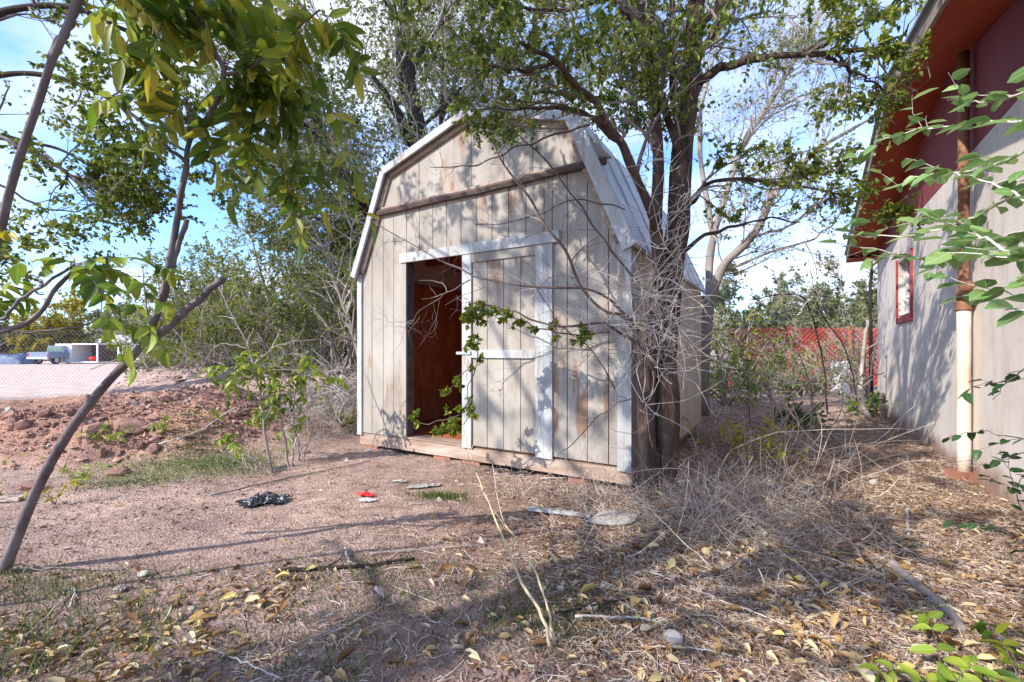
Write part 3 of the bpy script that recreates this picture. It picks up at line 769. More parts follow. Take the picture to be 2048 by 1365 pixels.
# --- trees behind the shed on the left
def bgtree(label, L, levels, leaf, bark=M_bark_dark, tw=M_twig, group='trees behind the shed', name='elm_tree', K=14, keep=keep_std, names=('trunk', 'branch')):
    Pt, R = limbs_px(L, K)
    b = Pt[0][0]; r = empty(name, (b[0], b[1], float(gh(b[0], b[1]))), label, 'tree', group)
    return add_tree(r, Pt, R, levels, leaf, bark, tw, keep=keep, names=names), r
def keep_behind(p):
    x, y = px_of(p); return keep_std(p) & (p[:, 1] > 6)
bgtree('tall dark trunked elm standing behind the left roof slope of the shed',
       [([(800, 860, 9.3), (828, 560, 9.3), (842, 300, 9.2), (815, 170, 9.1), (802, 0, 9.0), (790, -220, 9)], .22, .12),
        ([(838, 310, 9.2), (780, 205, 9), (725, 135, 8.9), (660, 80, 8.8), (590, 0, 8.7)], .11, .04),
        ([(815, 160, 9.1), (870, 60, 9.2), (960, -40, 9.3)], .07, .03),
        ([(805, 60, 9), (740, -60, 9), (680, -160, 8.9)], .07, .03),
        ([(838, 260, 9.2), (950, 160, 9.6), (1080, 90, 10)], .05, .02),
        ([(850, 330, 9.3), (960, 250, 9.9), (1120, 190, 10.3)], .04, .015)],
       [dict(count=120, length=2.2, K=7, tmin=.2, rmin=.007, up=.1), dict(count=600, length=1.1, K=6, rmin=.005), dict(count=3600, length=.55, K=4, rmin=.003)],
       (26000, .08, .05, M_leafm, 'diamond', dict(clump=clumpy(.9, 8, 1.8))), tw=M_deadtwig, keep=keep_behind)
bgtree('leaning elm behind the left wall of the shed with its trunk bending left',
       [([(800, 850, 8.6), (775, 600, 8.5), (748, 450, 8.4), (712, 385, 8.3), (680, 340, 8.2), (640, 260, 8.1), (600, 100, 8)], .16, .05),
        ([(715, 390, 8.3), (620, 330, 8.2), (520, 300, 8.2), (430, 260, 8.2)], .05, .02),
        ([(750, 470, 8.4), (650, 440, 8.4), (560, 430, 8.6)], .04, .015),
        ([(660, 300, 8.1), (560, 200, 8), (500, 80, 8)], .04, .015),
        ([(725, 560, 8.4), (650, 520, 8.5), (590, 400, 8.7), (560, 300, 8.8)], .035, .015)],
       [dict(count=100, length=1.8, K=7, tmin=.2, rmin=.006, up=0), dict(count=520, length=.95, K=6, rmin=.004), dict(count=3400, length=.5, K=4, rmin=.0028)],
       (26000, .08, .048, M_leafm, 'diamond', dict(clump=clumpy(1.1, 9, 1.6))), tw=M_deadtwig, keep=keep_behind)
bgtree('slender straight tree rising just behind the shed peak',
       [([(900, 850, 10.5), (888, 500, 10.5), (882, 280, 10.4), (888, 130, 10.3), (892, -100, 10.2)], .07, .04),
        ([(884, 240, 10.4), (930, 120, 10.6), (990, -20, 11)], .04, .02),
        ([(884, 330, 10.4), (1000, 220, 11), (1150, 160, 11.4), (1260, 130, 11.6)], .04, .015)],
       [dict(count=90, length=2.2, K=7, rmin=.007), dict(count=600, length=1.2, K=6, rmin=.005), dict(count=3500, length=.6, K=4, rmin=.0035)],
       (20000, .09, .055, M_leafm, 'diamond', dict(clump=clumpy(.9, 10, 1.6))), tw=M_deadtwig, keep=keep_behind)
# right behind the shed
bgtree('grey half bare tree behind the right side of the shed with long reaching limbs',
       [([(1405, 830, 8.3), (1412, 640, 8.2), (1440, 545, 8.1), (1500, 475, 8), (1570, 360, 7.9), (1650, 290, 7.8), (1745, 235, 7.7)], .11, .02),
        ([(1415, 620, 8.2), (1425, 480, 8.3), (1480, 300, 8.3), (1530, 225, 8.3), (1600, 100, 8.2), (1680, -30, 8.1)], .07, .03),
        ([(1440, 545, 8.1), (1540, 505, 8), (1640, 470, 7.9), (1700, 400, 7.8)], .03, .01),
        ([(1490, 480, 8), (1600, 440, 7.9), (1700, 330, 7.8)], .03, .01),
        ([(1425, 470, 8.3), (1400, 250, 8.6), (1440, 60, 8.8), (1460, -80, 9)], .05, .02),
        ([(1530, 225, 8.3), (1640, 180, 8.2), (1740, 150, 8)], .03, .012)],
       [dict(count=90, length=1.5, K=7, rmin=.006, tmin=.25), dict(count=700, length=.8, K=6, rmin=.004), dict(count=4200, length=.42, K=4, rmin=.0026)],
       (6500, .07, .042, M_leafo, 'diamond', dict(clump=clumpy(1.2, 12, 3))), bark=M_bark_grey, tw=M_deadtwig, keep=keep_behind)
# crown entering from the left
def keep_left(p):
    x, y = px_of(p); return keep_std(p) & (p[:, 1] > 3.5) & (y < 600)
bgtree('small leaved elm at the left edge with branches spreading over the yard',
       [([(-620, 1000, 6.2), (-560, 600, 6.2), (-420, 330, 6.1), (-300, 100, 6), (-200, -150, 6)], .2, .08),
        ([(-430, 350, 6.1), (-200, 290, 6), (0, 275, 5.8), (70, 310, 5.7), (130, 345, 5.6), (120, 380, 5.6)], .06, .012),
        ([(-330, 150, 6), (-100, 60, 5.9), (100, 10, 5.8), (250, 60, 5.8), (400, 130, 5.8)], .06, .015),
        ([(-400, 250, 6.1), (-150, 170, 6), (60, 150, 6), (210, 190, 6.1), (330, 280, 6.2), (430, 330, 6.3)], .05, .012),
        ([(0, 275, 5.8), (120, 300, 5.9), (240, 360, 6), (340, 390, 6.1)], .025, .008),
        ([(-250, 0, 6), (0, -90, 6), (250, -60, 6.1), (480, 10, 6.3)], .05, .015),
        ([(-200, 290, 6), (0, 370, 5.8), (100, 420, 5.8), (200, 410, 5.9)], .02, .007),
        ([(-480, 420, 6.1), (-200, 530, 5.9), (-60, 560, 5.7), (40, 575, 5.6), (90, 590, 5.6)], .03, .008)],
       [dict(count=100, length=1.2, K=7, rmin=.005, up=-.05), dict(count=600, length=.7, K=6, rmin=.003), dict(count=3200, length=.35, K=4, rmin=.002)],
       (34000, .062, .042, M_leaf, 'oval', dict(clump=clumpy(1.5, 14, 1.6))), keep=keep_left)

# shade tree behind the camera, whose crown dapples the shed and the foreground
def keep_shade(p): return p[:, 2] > HC + .85 * np.maximum(p[:, 1], 0) + .35
shl = [([(-7.5, -2.6, 0, 0), (-7.2, -2.5, 2, 0), (-6.6, -2.2, 4, 0), (-6.0, -1.8, 6, 0), (-5.6, -1.4, 8, 0)], .2, .08),
       ([(-6.9, -2.4, 3.2, 0), (-5.4, -2.6, 4.2, 0), (-3.8, -2.9, 4.6, 0), (-2.2, -2.9, 4.6, 0)], .08, .03), ([(-6.4, -2.1, 4.6, 0), (-5.2, -1.0, 5.6, 0), (-4.2, -.2, 6.2, 0)], .06, .02),
       ([(-6.8, -2.3, 3.5, 0), (-6.0, -3.6, 4.6, 0), (-4.6, -4.8, 5.0, 0), (-3.2, -5.2, 5.0, 0)], .06, .02), ([(-6.2, -2, 5.4, 0), (-7.0, -.6, 6.4, 0), (-7.0, .4, 7.2, 0)], .05, .02),
       ([(-5.9, -1.7, 6.6, 0), (-5.9, -.8, 7.4, 0), (-5.4, 0, 8.2, 0)], .05, .02), ([(-5.7, -1.4, 7.4, 0), (-6.4, -.4, 7.3, 0), (-6.6, .6, 7.4, 0)], .05, .02), ([(-5.6, -1.4, 8.0, 0), (-6.2, -.2, 8.4, 0), (-6.0, .9, 8.8, 0)], .04, .02), ([(-5.8, -1.6, 7.0, 0), (-5.0, -.8, 7.6, 0), (-4.3, -.1, 8.0, 0)], .04, .02), ([(-6.2, -2, 5.4, 0), (-5.0, -.2, 5.9, 0), (-4.0, 1.4, 5.7, 0), (-3.0, 2.6, 5.5, 0), (-2.2, 3.1, 5.6, 0)], .05, .015),
       ([(-4.4, .8, 5.8, 0), (-4.4, 2.0, 5.4, 0), (-4.3, 3.2, 5.2, 0)], .03, .012), ([(-3.6, 1.9, 5.6, 0), (-3.4, 2.8, 5.1, 0), (-3.2, 3.6, 4.9, 0)], .02, .008), ([(-3.0, 2.6, 5.5, 0), (-2.2, 2.2, 5.2, 0), (-1.4, 2.6, 5.0, 0)], .02, .008), ([(-4.0, 1.4, 5.7, 0), (-3.4, 1.8, 4.9, 0), (-2.8, 2.4, 4.5, 0)], .02, .008), ([(-4.8, .2, 5.9, 0), (-3.6, .9, 6.3, 0), (-2.4, 1.6, 6.4, 0)], .03, .012),
       ([(-6.8, -2.4, 3.4, 0), (-5.0, -1.3, 3.5, 0), (-3.4, -.4, 3.3, 0), (-2.2, .2, 3.2, 0), (-1.2, .5, 3.1, 0)], .045, .012), ([(-4.4, -1, 3.4, 0), (-4.6, 0, 3.1, 0), (-4.9, .5, 3.0, 0)], .03, .012), ([(-3.4, -.4, 3.3, 0), (-2.6, -1.0, 3.3, 0), (-1.4, -1.1, 3.2, 0)], .02, .01),
       ([(-3.8, -2.9, 4.6, 0), (-2.6, -3.6, 4.5, 0), (-1.2, -4.2, 4.2, 0)], .04, .015), ([(-6, -3.6, 4.6, 0), (-4.8, -3.4, 3.8, 0), (-3.6, -3.6, 3.3, 0)], .04, .015)]
Pt, R = limbs_px(shl)
root = empty('shade_tree', (-7.5, -2.6, 0), 'leafy elm standing behind the viewer that shades the foreground', 'tree')
add_tree(root, Pt, R, [dict(count=130, length=1.0, K=6, rmin=.006), dict(count=750, length=.6, K=5, rmin=.004), dict(count=3200, length=.32, K=4, rmin=.003)],
         (46000, .062, .042, M_leaf, 'diamond', dict(clump=clumpy(2.6, 16, 3.0))), M_bark_dark, M_twig, keep=keep_shade)

# ------------------------------------------------------------------ shrubs and distant trees
def shrub(name, label, cat, base, h, w, nst, lv2, lv3, leaf, bark=M_bark_grey, tw=M_deadtwig, group=None, lean=(0, 0, 0), keep=keep_behind):
    K = 9
    ends = np.array(base) + np.c_[rng.normal(0, w * .5, nst), rng.normal(0, w * .35, nst), h * rng.uniform(.6, 1.05, nst)] + np.array(lean)
    st = np.array(base) + np.c_[rng.normal(0, w * .12, (nst, 2)), np.full(nst, -.03)]
    Pt = np.array([spline([a, a * .55 + b * .45 + rng.normal(0, w * .09, 3), b], K, .01) for a, b in zip(st, ends)])
    R = np.tile(np.linspace(1, .35, K), (nst, 1)) * (h * .009) * rng.uniform(.6, 1.3, (nst, 1))
    r = empty(name, base, label, cat, group)
    obj('stems', *tubes(Pt, R, 6), bark, r, True)
    p2, r2 = spawn(Pt, R, lv2, h * .38, K=6, tmin=.2, rmin=.0015 * h, keep=keep)
    p3, r3 = spawn(p2, r2, lv3, h * .2, K=4, tmin=.1, rmin=.0009 * h, keep=keep)
    o = obj('twigs', *cat_geo([tubes(p2, r2, 3, False), tubes(p3, r3, 3, False)]), tw, r); o['kind'] = 'stuff'
    if leaf:
        V, F = leaves_on(p3, leaf[0], leaf[1], leaf[2], leaf[4] if len(leaf) > 4 else 'diamond', keep=keep, clump=clumpy(2.5 / h, int(base[0] * 7 + 50) & 63, 1.6))
        o = obj('foliage', V, F, leaf[3], r); o['kind'] = 'stuff'
    return r
def gp(px, Y): 
    x = (px - CX) / FPX * Y; return (x, Y, float(gh(x, Y)))
gsh = 'bushes along the berm behind the yard'
for px, Y, h, w, lab, m, nl in [(700, 8.9, 3.2, 1.3, 'dense grey green thicket close beside the left wall of the shed', M_leafm, 6000), (640, 11.5, 3.6, 2.2, 'olive bush with grey twigs behind the pale saplings', M_leafm, 6500),
                            (560, 13.5, 2.7, 2.4, 'wide pale grey bush on the berm crest below the gap in the trees', M_leafg, 6500), (470, 12.5, 3.5, 2.2, 'green bush behind the forked foreground sapling stub', M_leafyg, 6500),
                            (400, 12, 3.2, 1.8, 'yellowish green bush on the left part of the berm', M_leafyg, 3800), (330, 14, 2.0, 1.6, 'low olive bush at the left end of the berm', M_leafo, 3500),
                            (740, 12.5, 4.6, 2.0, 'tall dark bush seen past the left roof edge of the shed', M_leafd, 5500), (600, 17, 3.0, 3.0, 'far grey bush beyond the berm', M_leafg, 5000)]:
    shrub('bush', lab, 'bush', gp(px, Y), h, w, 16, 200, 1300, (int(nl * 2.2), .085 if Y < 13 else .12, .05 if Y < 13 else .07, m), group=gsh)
# pale straight stems beside the left wall
L = [([(735, 790, 6.6), (715, 690, 6.7), (668, 560, 6.8), (640, 480, 6.9), (600, 420, 7)], .035, .012), ([(725, 740, 6.6), (690, 600, 6.8), (660, 520, 6.9), (655, 430, 7)], .02, .008), ([(712, 700, 6.7), (700, 520, 6.7), (705, 440, 6.8)], .015, .007),
     ([(700, 640, 6.7), (640, 590, 6.7), (560, 560, 6.8)], .012, .005)]
bgtree('pale grey slender saplings leaning left beside the shed wall', L, [dict(count=45, length=1.0, K=6, rmin=.004), dict(count=300, length=.45, K=5, rmin=.0022)], (1400, .07, .03, M_leafyg, 'oval', {}), bark=M_bark_grey, tw=M_deadtwig, group=None, name='sapling', names=('stem', 'branch'))

# twiggy grey brushwood ball left of the shed
c = P(650, 850, 6.3); p, r = tangle(700, (c[0], c[1], c[2] + .05), (.32, .3, .16), .5, 7, .0022, .3)
o = obj('brushwood', *tubes(p, r, 3), M_twig); props(o, 'grey ball of dry brushwood left of the shed', 'brushwood', kind='stuff')
p, r = tangle(500, P(700, 800, 6.6), (.4, .3, .25), .7, 7, .003, .25)
o = obj('brushwood', *tubes(p, r, 3), M_deadtwig); props(o, 'pale dry brush heaped against the left shed wall', 'brushwood', kind='stuff')
p, r = tangle(220, P(580, 740, 9.2), (1.3, .4, .1), 1.4, 7, .008, .15, 0)
o = obj('brushwood', *tubes(p, r, 4), M_deadtwig); props(o, 'long pale sticks heaped on the crest of the berm', 'brushwood', kind='stuff')
cc = gp(700, 6.35)
shrub('leafy_shrub', 'small bright green shrub at the foot of the left shed corner', 'shrub', cc, .55, .35, 10, 60, 240, (480, .05, .028, M_leafyg, 'oval'), tw=M_twig)

def far_tree(label, px, Y, h, w, m, n, leaf, group, trunk_h=.3, bark=M_bark_grey):
    b = np.array(gp(px, Y)); r = empty('tree', b, label, 'tree', group)
    nl = 9; K = 8
    top = b + [0, 0, h * trunk_h]
    tr = spline([b - [0, 0, .1], (b + top) / 2 + rng.normal(0, .05, 3), top], K)
    Pt = [spline([top, top + d * np.array([w * .25, w * .25, h * .25]), top + d * np.array([w * .5, w * .5, h * (1 - trunk_h) * .8])], K) for d in unit(np.c_[rng.normal(size=(nl, 2)), rng.uniform(.3, 1.6, nl)]) * 1.0]
    Pt = np.array(Pt); R = np.tile(np.linspace(h * .014, h * .005, K), (nl, 1))
    obj('trunk', *tubes([tr], [np.linspace(h * .025, h * .016, K)], 8), bark, r, True)
    p2, r2 = spawn(Pt, R, 110, h * .3, K=6, rmin=h * .002, up=.1); p3, r3 = spawn(p2, r2, 700, h * .14, K=4, rmin=h * .001)
    o = obj('branches', *cat_geo([tubes(Pt, R, 5), tubes(p2, r2, 3), tubes(p3, r3, 3, False)]), M_deadtwig, r); o['kind'] = 'stuff'
    o = obj('foliage', *leaves_on(p3, n, leaf, leaf * .6, 'diamond', clump=clumpy(3 / h, int(px) & 63, 1.2)), m, r); o['kind'] = 'stuff'
gr = 'trees beyond the red fence'
for px, Y, h, w, m, lab in [(1440, 17, 4.6, 3.5, M_leafo, 'olive tree nearest the shed beyond the red fence'), (1520, 22, 4.9, 4.5, M_leafg, 'pale feathery tree beyond the left end of the red fence'),
                       (1600, 24, 4.6, 4.5, M_leafg, 'greyish tree below the white cloud beyond the red fence'), (1650, 20, 5.0, 4.5, M_leafo, 'olive crown rising beyond the middle of the red fence'),
                       (1735, 19, 5.2, 4.5, M_leafo, 'rounded olive tree beside the corner of the beige building'), (1800, 26, 6, 5, M_leafg, 'tree mostly hidden behind the beige building')]:
    far_tree(lab, px, Y, h * 1.12, w * 1.35, m, 11000, .17, gr, .15)
gl = 'distant trees across the yard'
for px, Y, h, w, m, lab in [(20, 62, 5.5, 7, M_leafyg, 'far green tree behind the blue tarpaulin'), (120, 60, 9, 8, M_leafy, 'tall yellow autumn tree behind the parked truck'), (190, 66, 8, 9, M_leafyg, 'yellow green tree behind the white container'), (260, 62, 8, 8, M_leafo, 'olive tree right of the white container'),
                       (60, 75, 7, 9, M_leafyg, 'pale tree behind the truck cab'), (330, 55, 9, 9, M_leafo, 'broad olive tree across the yard near the berm'), (420, 50, 9, 9, M_leafg, 'grey green tree beyond the berm left half'), (520, 48, 8, 9, M_leafg, 'grey tree beyond the berm centre'), (-60, 55, 8, 8, M_leafo, 'tree at the far left edge of the yard'), (640, 40, 9, 8, M_leafo, 'tall olive tree far behind the thicket')]:
    far_tree(lab, px, Y, h * 1.1, w * 1.3, m, 8000, .45, gl, .08)
# hills on the horizon
xs = np.linspace(-500, 500, 160); ys = np.linspace(260, 520, 14)
X, Yv = np.meshgrid(xs, ys, indexing='ij')
Zv = (14 + 13 * fbm(X, Yv * 0, .006, 4, 61)) * np.clip(np.sin((Yv - 255) / 270 * np.pi), 0, 1) + 3 * fbm(X, Yv, .03, 3, 62) - 1
V = np.stack([X, Yv, Zv], -1).reshape(-1, 3); i = np.arange(159)[:, None]; j = np.arange(13)[None, :]
q = np.stack([i * 14 + j, (i + 1) * 14 + j, (i + 1) * 14 + j + 1, i * 14 + j + 1], -1).reshape(-1, 4)
o = link('hills', mesh_np(V, [q], mat('hill_scrub', [(.17, .16, .09), (.30, .24, .18), (.40, .33, .28)], .08, .95, coords='World'), True)); props(o, 'low scrub covered hills on the horizon', kind='structure')

# ------------------------------------------------------------------ single leaves as parts
def leaf_mesh(name, m, rows=((.0, .04), (.12, .62), (.32, .98), (.55, .95), (.78, .62), (.92, .25), (1.0, .0)), curl=.18, fold=.22, serr=.0):
    V = []; F = []
    for k, (t, w) in enumerate(rows):
        z = -curl * t * t
        w = w * .5 * (1 + serr * (-1) ** k)
        V += [(t, w, z + fold * w), (t, 0, z), (t, -w, z + fold * w)]
    n = len(rows)
    for k in range(n - 1):
        a = k * 3; F += [(a, a + 1, a + 4, a + 3), (a + 1, a + 2, a + 5, a + 4)]
    me = bpy.data.meshes.new(name); me.from_pydata(V, [], F); me.materials.append(m)
    me.polygons.foreach_set('use_smooth', np.ones(len(F), bool)); me.update()
    return me
def single_leaf_mat(name, cols, vein=(.16, .24, .05), tr=.4, edge=(.30, .12, .02)):
    m = bpy.data.materials.new(name); m.use_nodes = True; N = m.node_tree.nodes; L = m.node_tree.links
    b = N['Principled BSDF']; out = N['Material Output']; b.inputs['Roughness'].default_value = .42; b.inputs['Specular IOR Level'].default_value = .4
    oi = N.new('ShaderNodeObjectInfo'); r = N.new('ShaderNodeValToRGB')
    for i, c in enumerate(cols):
        e = r.color_ramp.elements[i] if i < 2 else r.color_ramp.elements.new(.5)
        e.position = i / (len(cols) - 1); e.color = (*c, 1)
    L.new(oi.outputs['Random'], r.inputs[0])
    t = N.new('ShaderNodeTexCoord'); s = N.new('ShaderNodeSeparateXYZ'); L.new(t.outputs['Object'], s.inputs[0])
    a = N.new('ShaderNodeMath'); a.operation = 'ABSOLUTE'; L.new(s.outputs[1], a.inputs[0])
    # midrib
    mr = N.new('ShaderNodeMath'); mr.operation = 'LESS_THAN'; mr.inputs[1].default_value = .022; L.new(a.outputs[0], mr.inputs[0])
    # side veins run out and forward
    sv = N.new('ShaderNodeMath'); sv.operation = 'MULTIPLY_ADD'; sv.inputs[1].default_value = -.7; L.new(a.outputs[0], sv.inputs[0]); L.new(s.outputs[0], sv.inputs[2])
    w = N.new('ShaderNodeMath'); w.operation = 'MULTIPLY'; w.inputs[1].default_value = 56; L.new(sv.outputs[0], w.inputs[0])
    sn = N.new('ShaderNodeMath'); sn.operation = 'SINE'; L.new(w.outputs[0], sn.inputs[0])
    g = N.new('ShaderNodeMath'); g.operation = 'GREATER_THAN'; g.inputs[1].default_value = .93; L.new(sn.outputs[0], g.inputs[0])
    h = N.new('ShaderNodeMath'); h.operation = 'MULTIPLY'; h.inputs[1].default_value = .45; L.new(g.outputs[0], h.inputs[0])
    mx_ = N.new('ShaderNodeMath'); mx_.operation = 'MAXIMUM'; L.new(mr.outputs[0], mx_.inputs[0]); L.new(h.outputs[0], mx_.inputs[1])
    # browned patches
    vm = N.new('ShaderNodeVectorMath'); vm.operation = 'ADD'; L.new(t.outputs['Object'], vm.inputs[0]); L.new(oi.outputs['Location'], vm.inputs[1])
    nz = N.new('ShaderNodeTexNoise'); nz.inputs['Scale'].default_value = 2.4; nz.inputs['Detail'].default_value = 4; L.new(vm.outputs[0], nz.inputs['Vector'])
    br_ = N.new('ShaderNodeValToRGB'); br_.color_ramp.elements[0].position = .55; br_.color_ramp.elements[1].position = .75; L.new(nz.outputs['Fac'], br_.inputs[0])
    c1 = N.new('ShaderNodeMixRGB'); L.new(br_.outputs[0], c1.inputs[0]); L.new(r.outputs[0], c1.inputs[1]); c1.inputs[2].default_value = (*edge, 1)
    c2 = N.new('ShaderNodeMixRGB'); L.new(mx_.outputs[0], c2.inputs[0]); L.new(c1.outputs[0], c2.inputs[1]); c2.inputs[2].default_value = (*vein, 1)
    L.new(c2.outputs[0], b.inputs['Base Color'])
    tr_ = N.new('ShaderNodeBsdfTranslucent'); mx = N.new('ShaderNodeMixShader'); mx.inputs[0].default_value = tr
    L.new(c2.outputs[0], tr_.inputs[0]); L.new(b.outputs[0], mx.inputs[1]); L.new(tr_.outputs[0], mx.inputs[2]); L.new(mx.outputs[0], out.inputs[0])
    return m
ML_ail = single_leaf_mat('tree_of_heaven_leaf', [(.06, .13, .012), (.16, .25, .02), (.36, .36, .035)], tr=.6)
ML_yel = single_leaf_mat('yellowing_leaf', [(.38, .34, .02), (.55, .45, .03), (.30, .33, .03)], vein=(.55, .5, .1))
ML_elm = single_leaf_mat('pale_elm_leaf', [(.12, .24, .06), (.20, .34, .10), (.30, .42, .12)], vein=(.4, .5, .25), edge=(.22, .24, .06))
ML_dark = single_leaf_mat('deep_green_leaf', [(.015, .05, .012), (.03, .08, .02), (.05, .11, .03)], vein=(.08, .16, .05), edge=(.04, .07, .02))
ML_bright = single_leaf_mat('bright_leaf', [(.16, .27, .02), (.24, .34, .03), (.34, .38, .04)], vein=(.4, .5, .12), edge=(.45, .30, .04))
LEAFM = {}
def leaf_variant(m, k):
    key = (m.name, k)
    if key not in LEAFM:
        if m in (ML_ail, ML_yel, ML_bright): LEAFM[key] = leaf_mesh('leaf', m, curl=[.12, .3, .05][k], fold=[.2, .35, .1][k], serr=.05)
        else: LEAFM[key] = leaf_mesh('leaf', m, rows=((0, .04), (.06, .5), (.2, .92), (.42, 1.0), (.65, .8), (.84, .42), (1, 0)), curl=[.08, .22, .02][k], fold=[.12, .3, .02][k], serr=.06)
    return LEAFM[key]
from mathutils import Matrix
def leaf_objs(parent, items, m, name='leaf', cap=300):
    """items: (pos, axis, normal, length, width)"""
    base = np.array(parent.location)
    items = sorted(items, key=lambda t: -t[3] / max(.3, np.linalg.norm(t[0] - np.array([0, 0, HC]))))
    for pos, ax, nr, Ln, W in items[:cap]:
        ax = unit(np.asarray(ax, float)); sd = unit(np.cross(nr, ax)); up = np.cross(ax, sd)
        o = bpy.data.objects.new(name, leaf_variant(m if not isinstance(m, list) else m[int(rng.integers(len(m)))], int(rng.integers(3)))); COL.objects.link(o); o.parent = parent
        M = Matrix.Identity(4)
        for c_, (v, sc) in enumerate(((ax, Ln), (sd, W), (up, Ln))):
            for r_ in range(3): M[r_][c_] = float(v[r_] * sc)
        q = np.asarray(pos) - base
        for r_ in range(3): M[r_][3] = float(q[r_])
        o.matrix_local = M
    rest = items[cap:]
    if rest:
        A = [np.array([t[i] for t in rest], float) for i in range(3)]; Ls = np.array([t[3] for t in rest]); Ws = np.array([t[4] for t in rest])
        o = obj('leaves', *leaves(A[0], A[1], A[2], Ls, Ws, 'oval'), M_leaf, parent); o['kind'] = 'stuff'

def compound(a, b, npair, Ln, W, arch=.12, droop=.25, K=12):
    """pinnate leaf from a to b: rachis polyline and leaflets"""
    a = np.asarray(a, float); b = np.asarray(b, float)
    t = np.linspace(0, 1, K)[:, None]
    r = a * (1 - t) + b * t + np.array([0, 0, 1.0]) * (np.linalg.norm(b - a) * arch) * (4 * t * (1 - t))
    r += rng.normal(0, .004, r.shape) * t
    items = []
    rot = rng.uniform(-.5, .5)
    for i in range(npair):
        u = .18 + .80 * i / (npair - 1) if npair > 1 else .5
        k = u * (K - 1 - 1e-6); j = int(k); f = k - j
        p = r[j] * (1 - f) + r[j + 1] * f; tg = unit(r[j + 1] - r[j])
        h = np.array([0, 0, 1.0]) + .55 * rng.normal(size=3) * .5
        sd = unit(np.cross(tg, h)); up = unit(np.cross(sd, tg))
        sd = unit(sd * math.cos(rot) + up * math.sin(rot)); up = unit(np.cross(sd, tg))
        sz = (1 - .35 * abs(u - .45)) * rng.uniform(.8, 1.1)
        for s in (-1, 1):
            if rng.random() < .08: continue
            ax = unit(sd * s + tg * rng.uniform(.2, .6) + rng.normal(0, .16, 3) - np.array([0, 0, droop + rng.uniform(0, .3)]))
            nr = unit(up + rng.normal(0, .25, 3))
            items.append((p, ax, nr, Ln * sz, W * sz))
    items.append((r[-1], unit(r[-1] - r[-2] - np.array([0, 0, .2])), unit(rng.normal(0, .2, 3) + [0, 0, 1]), Ln, W))
    return r, items

# ------------------------------------------------------------------ foreground tree of heaven leaning across the left
def near_tree(label, L, comp, m, Ln, W, bark=M_stem, name='sapling_tree', group=None, npair=(6, 9), cat='tree', singles=(), Yd=None, rr=.0022, arch=.12, droop=.25, cap=300, knots=True):
    Pt, R = limbs_px(L, 16, .003)
    r = empty(name, (Pt[0][0][0], Pt[0][0][1], float(gh(Pt[0][0][0], Pt[0][0][1])) if Pt[0][0][2] < .4 else Pt[0][0][2]), label, cat, group)
    for k in range(len(Pt)):
        rad = R[k].copy()
        p40 = spline(Pt[k], 44); rd = np.interp(np.linspace(0, 1, 44), np.linspace(0, 1, 16), rad)
        if knots and rad[0] > .012:
            for c_ in rng.integers(4, 40, 4): rd[c_] *= 1.16; rd[c_ - 1] *= 1.06
        if knots and rad[0] > .012:
            if k == 0: rd[:3] *= np.array([1.5, 1.25, 1.08])
            obj('trunk' if k == 0 else 'branch', *bark_tube(p40, rd, 24, 170, .05, k + 40, .09), bark, r, True)
        else: obj('branch', *tubes([p40], [rd], 7), bark, r, True)
    items = []; rach = []
    for c in comp:
        (x0, y0, d0), (x1, y1, d1) = c[0], c[1]
        n = int(rng.integers(npair[0], npair[1] + 1)) if len(c) < 3 else c[2]
        pl, it = compound(P(x0, y0, d0), P(x1, y1, d1), n, Ln, W, arch, droop); rach.append(pl); items += it
    for (x, y, d, dx, dy, l) in singles:
        a = P(x, y, d); b = P(x + dx, y + dy, d + rng.uniform(-.05, .05)); items.append((a, b - a, unit(rng.normal(0, .5, 3) + [0, -.8, .5]), l, l * .42))
    if rach:
        rach = np.array(rach); obj('leaf_stalks', *tubes(rach, np.tile(np.linspace(rr, rr * .4, rach.shape[1]), (len(rach), 1)), 5), M_stem_dark, r)['kind'] = 'stuff'
    leaf_objs(r, items, m, cap=cap)
    return r
L = [([(-8, 1175, 2.62), (60, 1010, 2.52), (130, 880, 2.46), (205, 775, 2.42), (290, 680, 2.36), (330, 570, 2.3), (355, 430, 2.26), (372, 330, 2.22), (382, 275, 2.2)], .027, .010),
     ([(288, 682, 2.36), (335, 655, 2.34), (385, 610, 2.32), (448, 556, 2.3)], .022, .016),
     ([(318, 618, 2.33), (345, 540, 2.3), (360, 480, 2.28), (374, 440, 2.27)], .014, .011),
     ([(370, 322, 2.22), (330, 290, 2.2), (285, 250, 2.18), (232, 196, 2.15)], .010, .005),
     ([(382, 275, 2.2), (415, 235, 2.15), (436, 190, 2.1), (446, 135, 2.05), (400, 50, 2.0), (345, -20, 1.95)], .014, .008),
     ([(446, 150, 2.06), (500, 135, 2.05), (560, 90, 2.0), (640, 20, 1.95)], .009, .004),
     ([(382, 275, 2.2), (378, 220, 2.18), (370, 195, 2.16)], .010, .006)]
H1 = (446, 130, 2.05); H2 = (376, 205, 2.17); H3 = (446, 140, 2.06); H4 = (355, -10, 1.95)
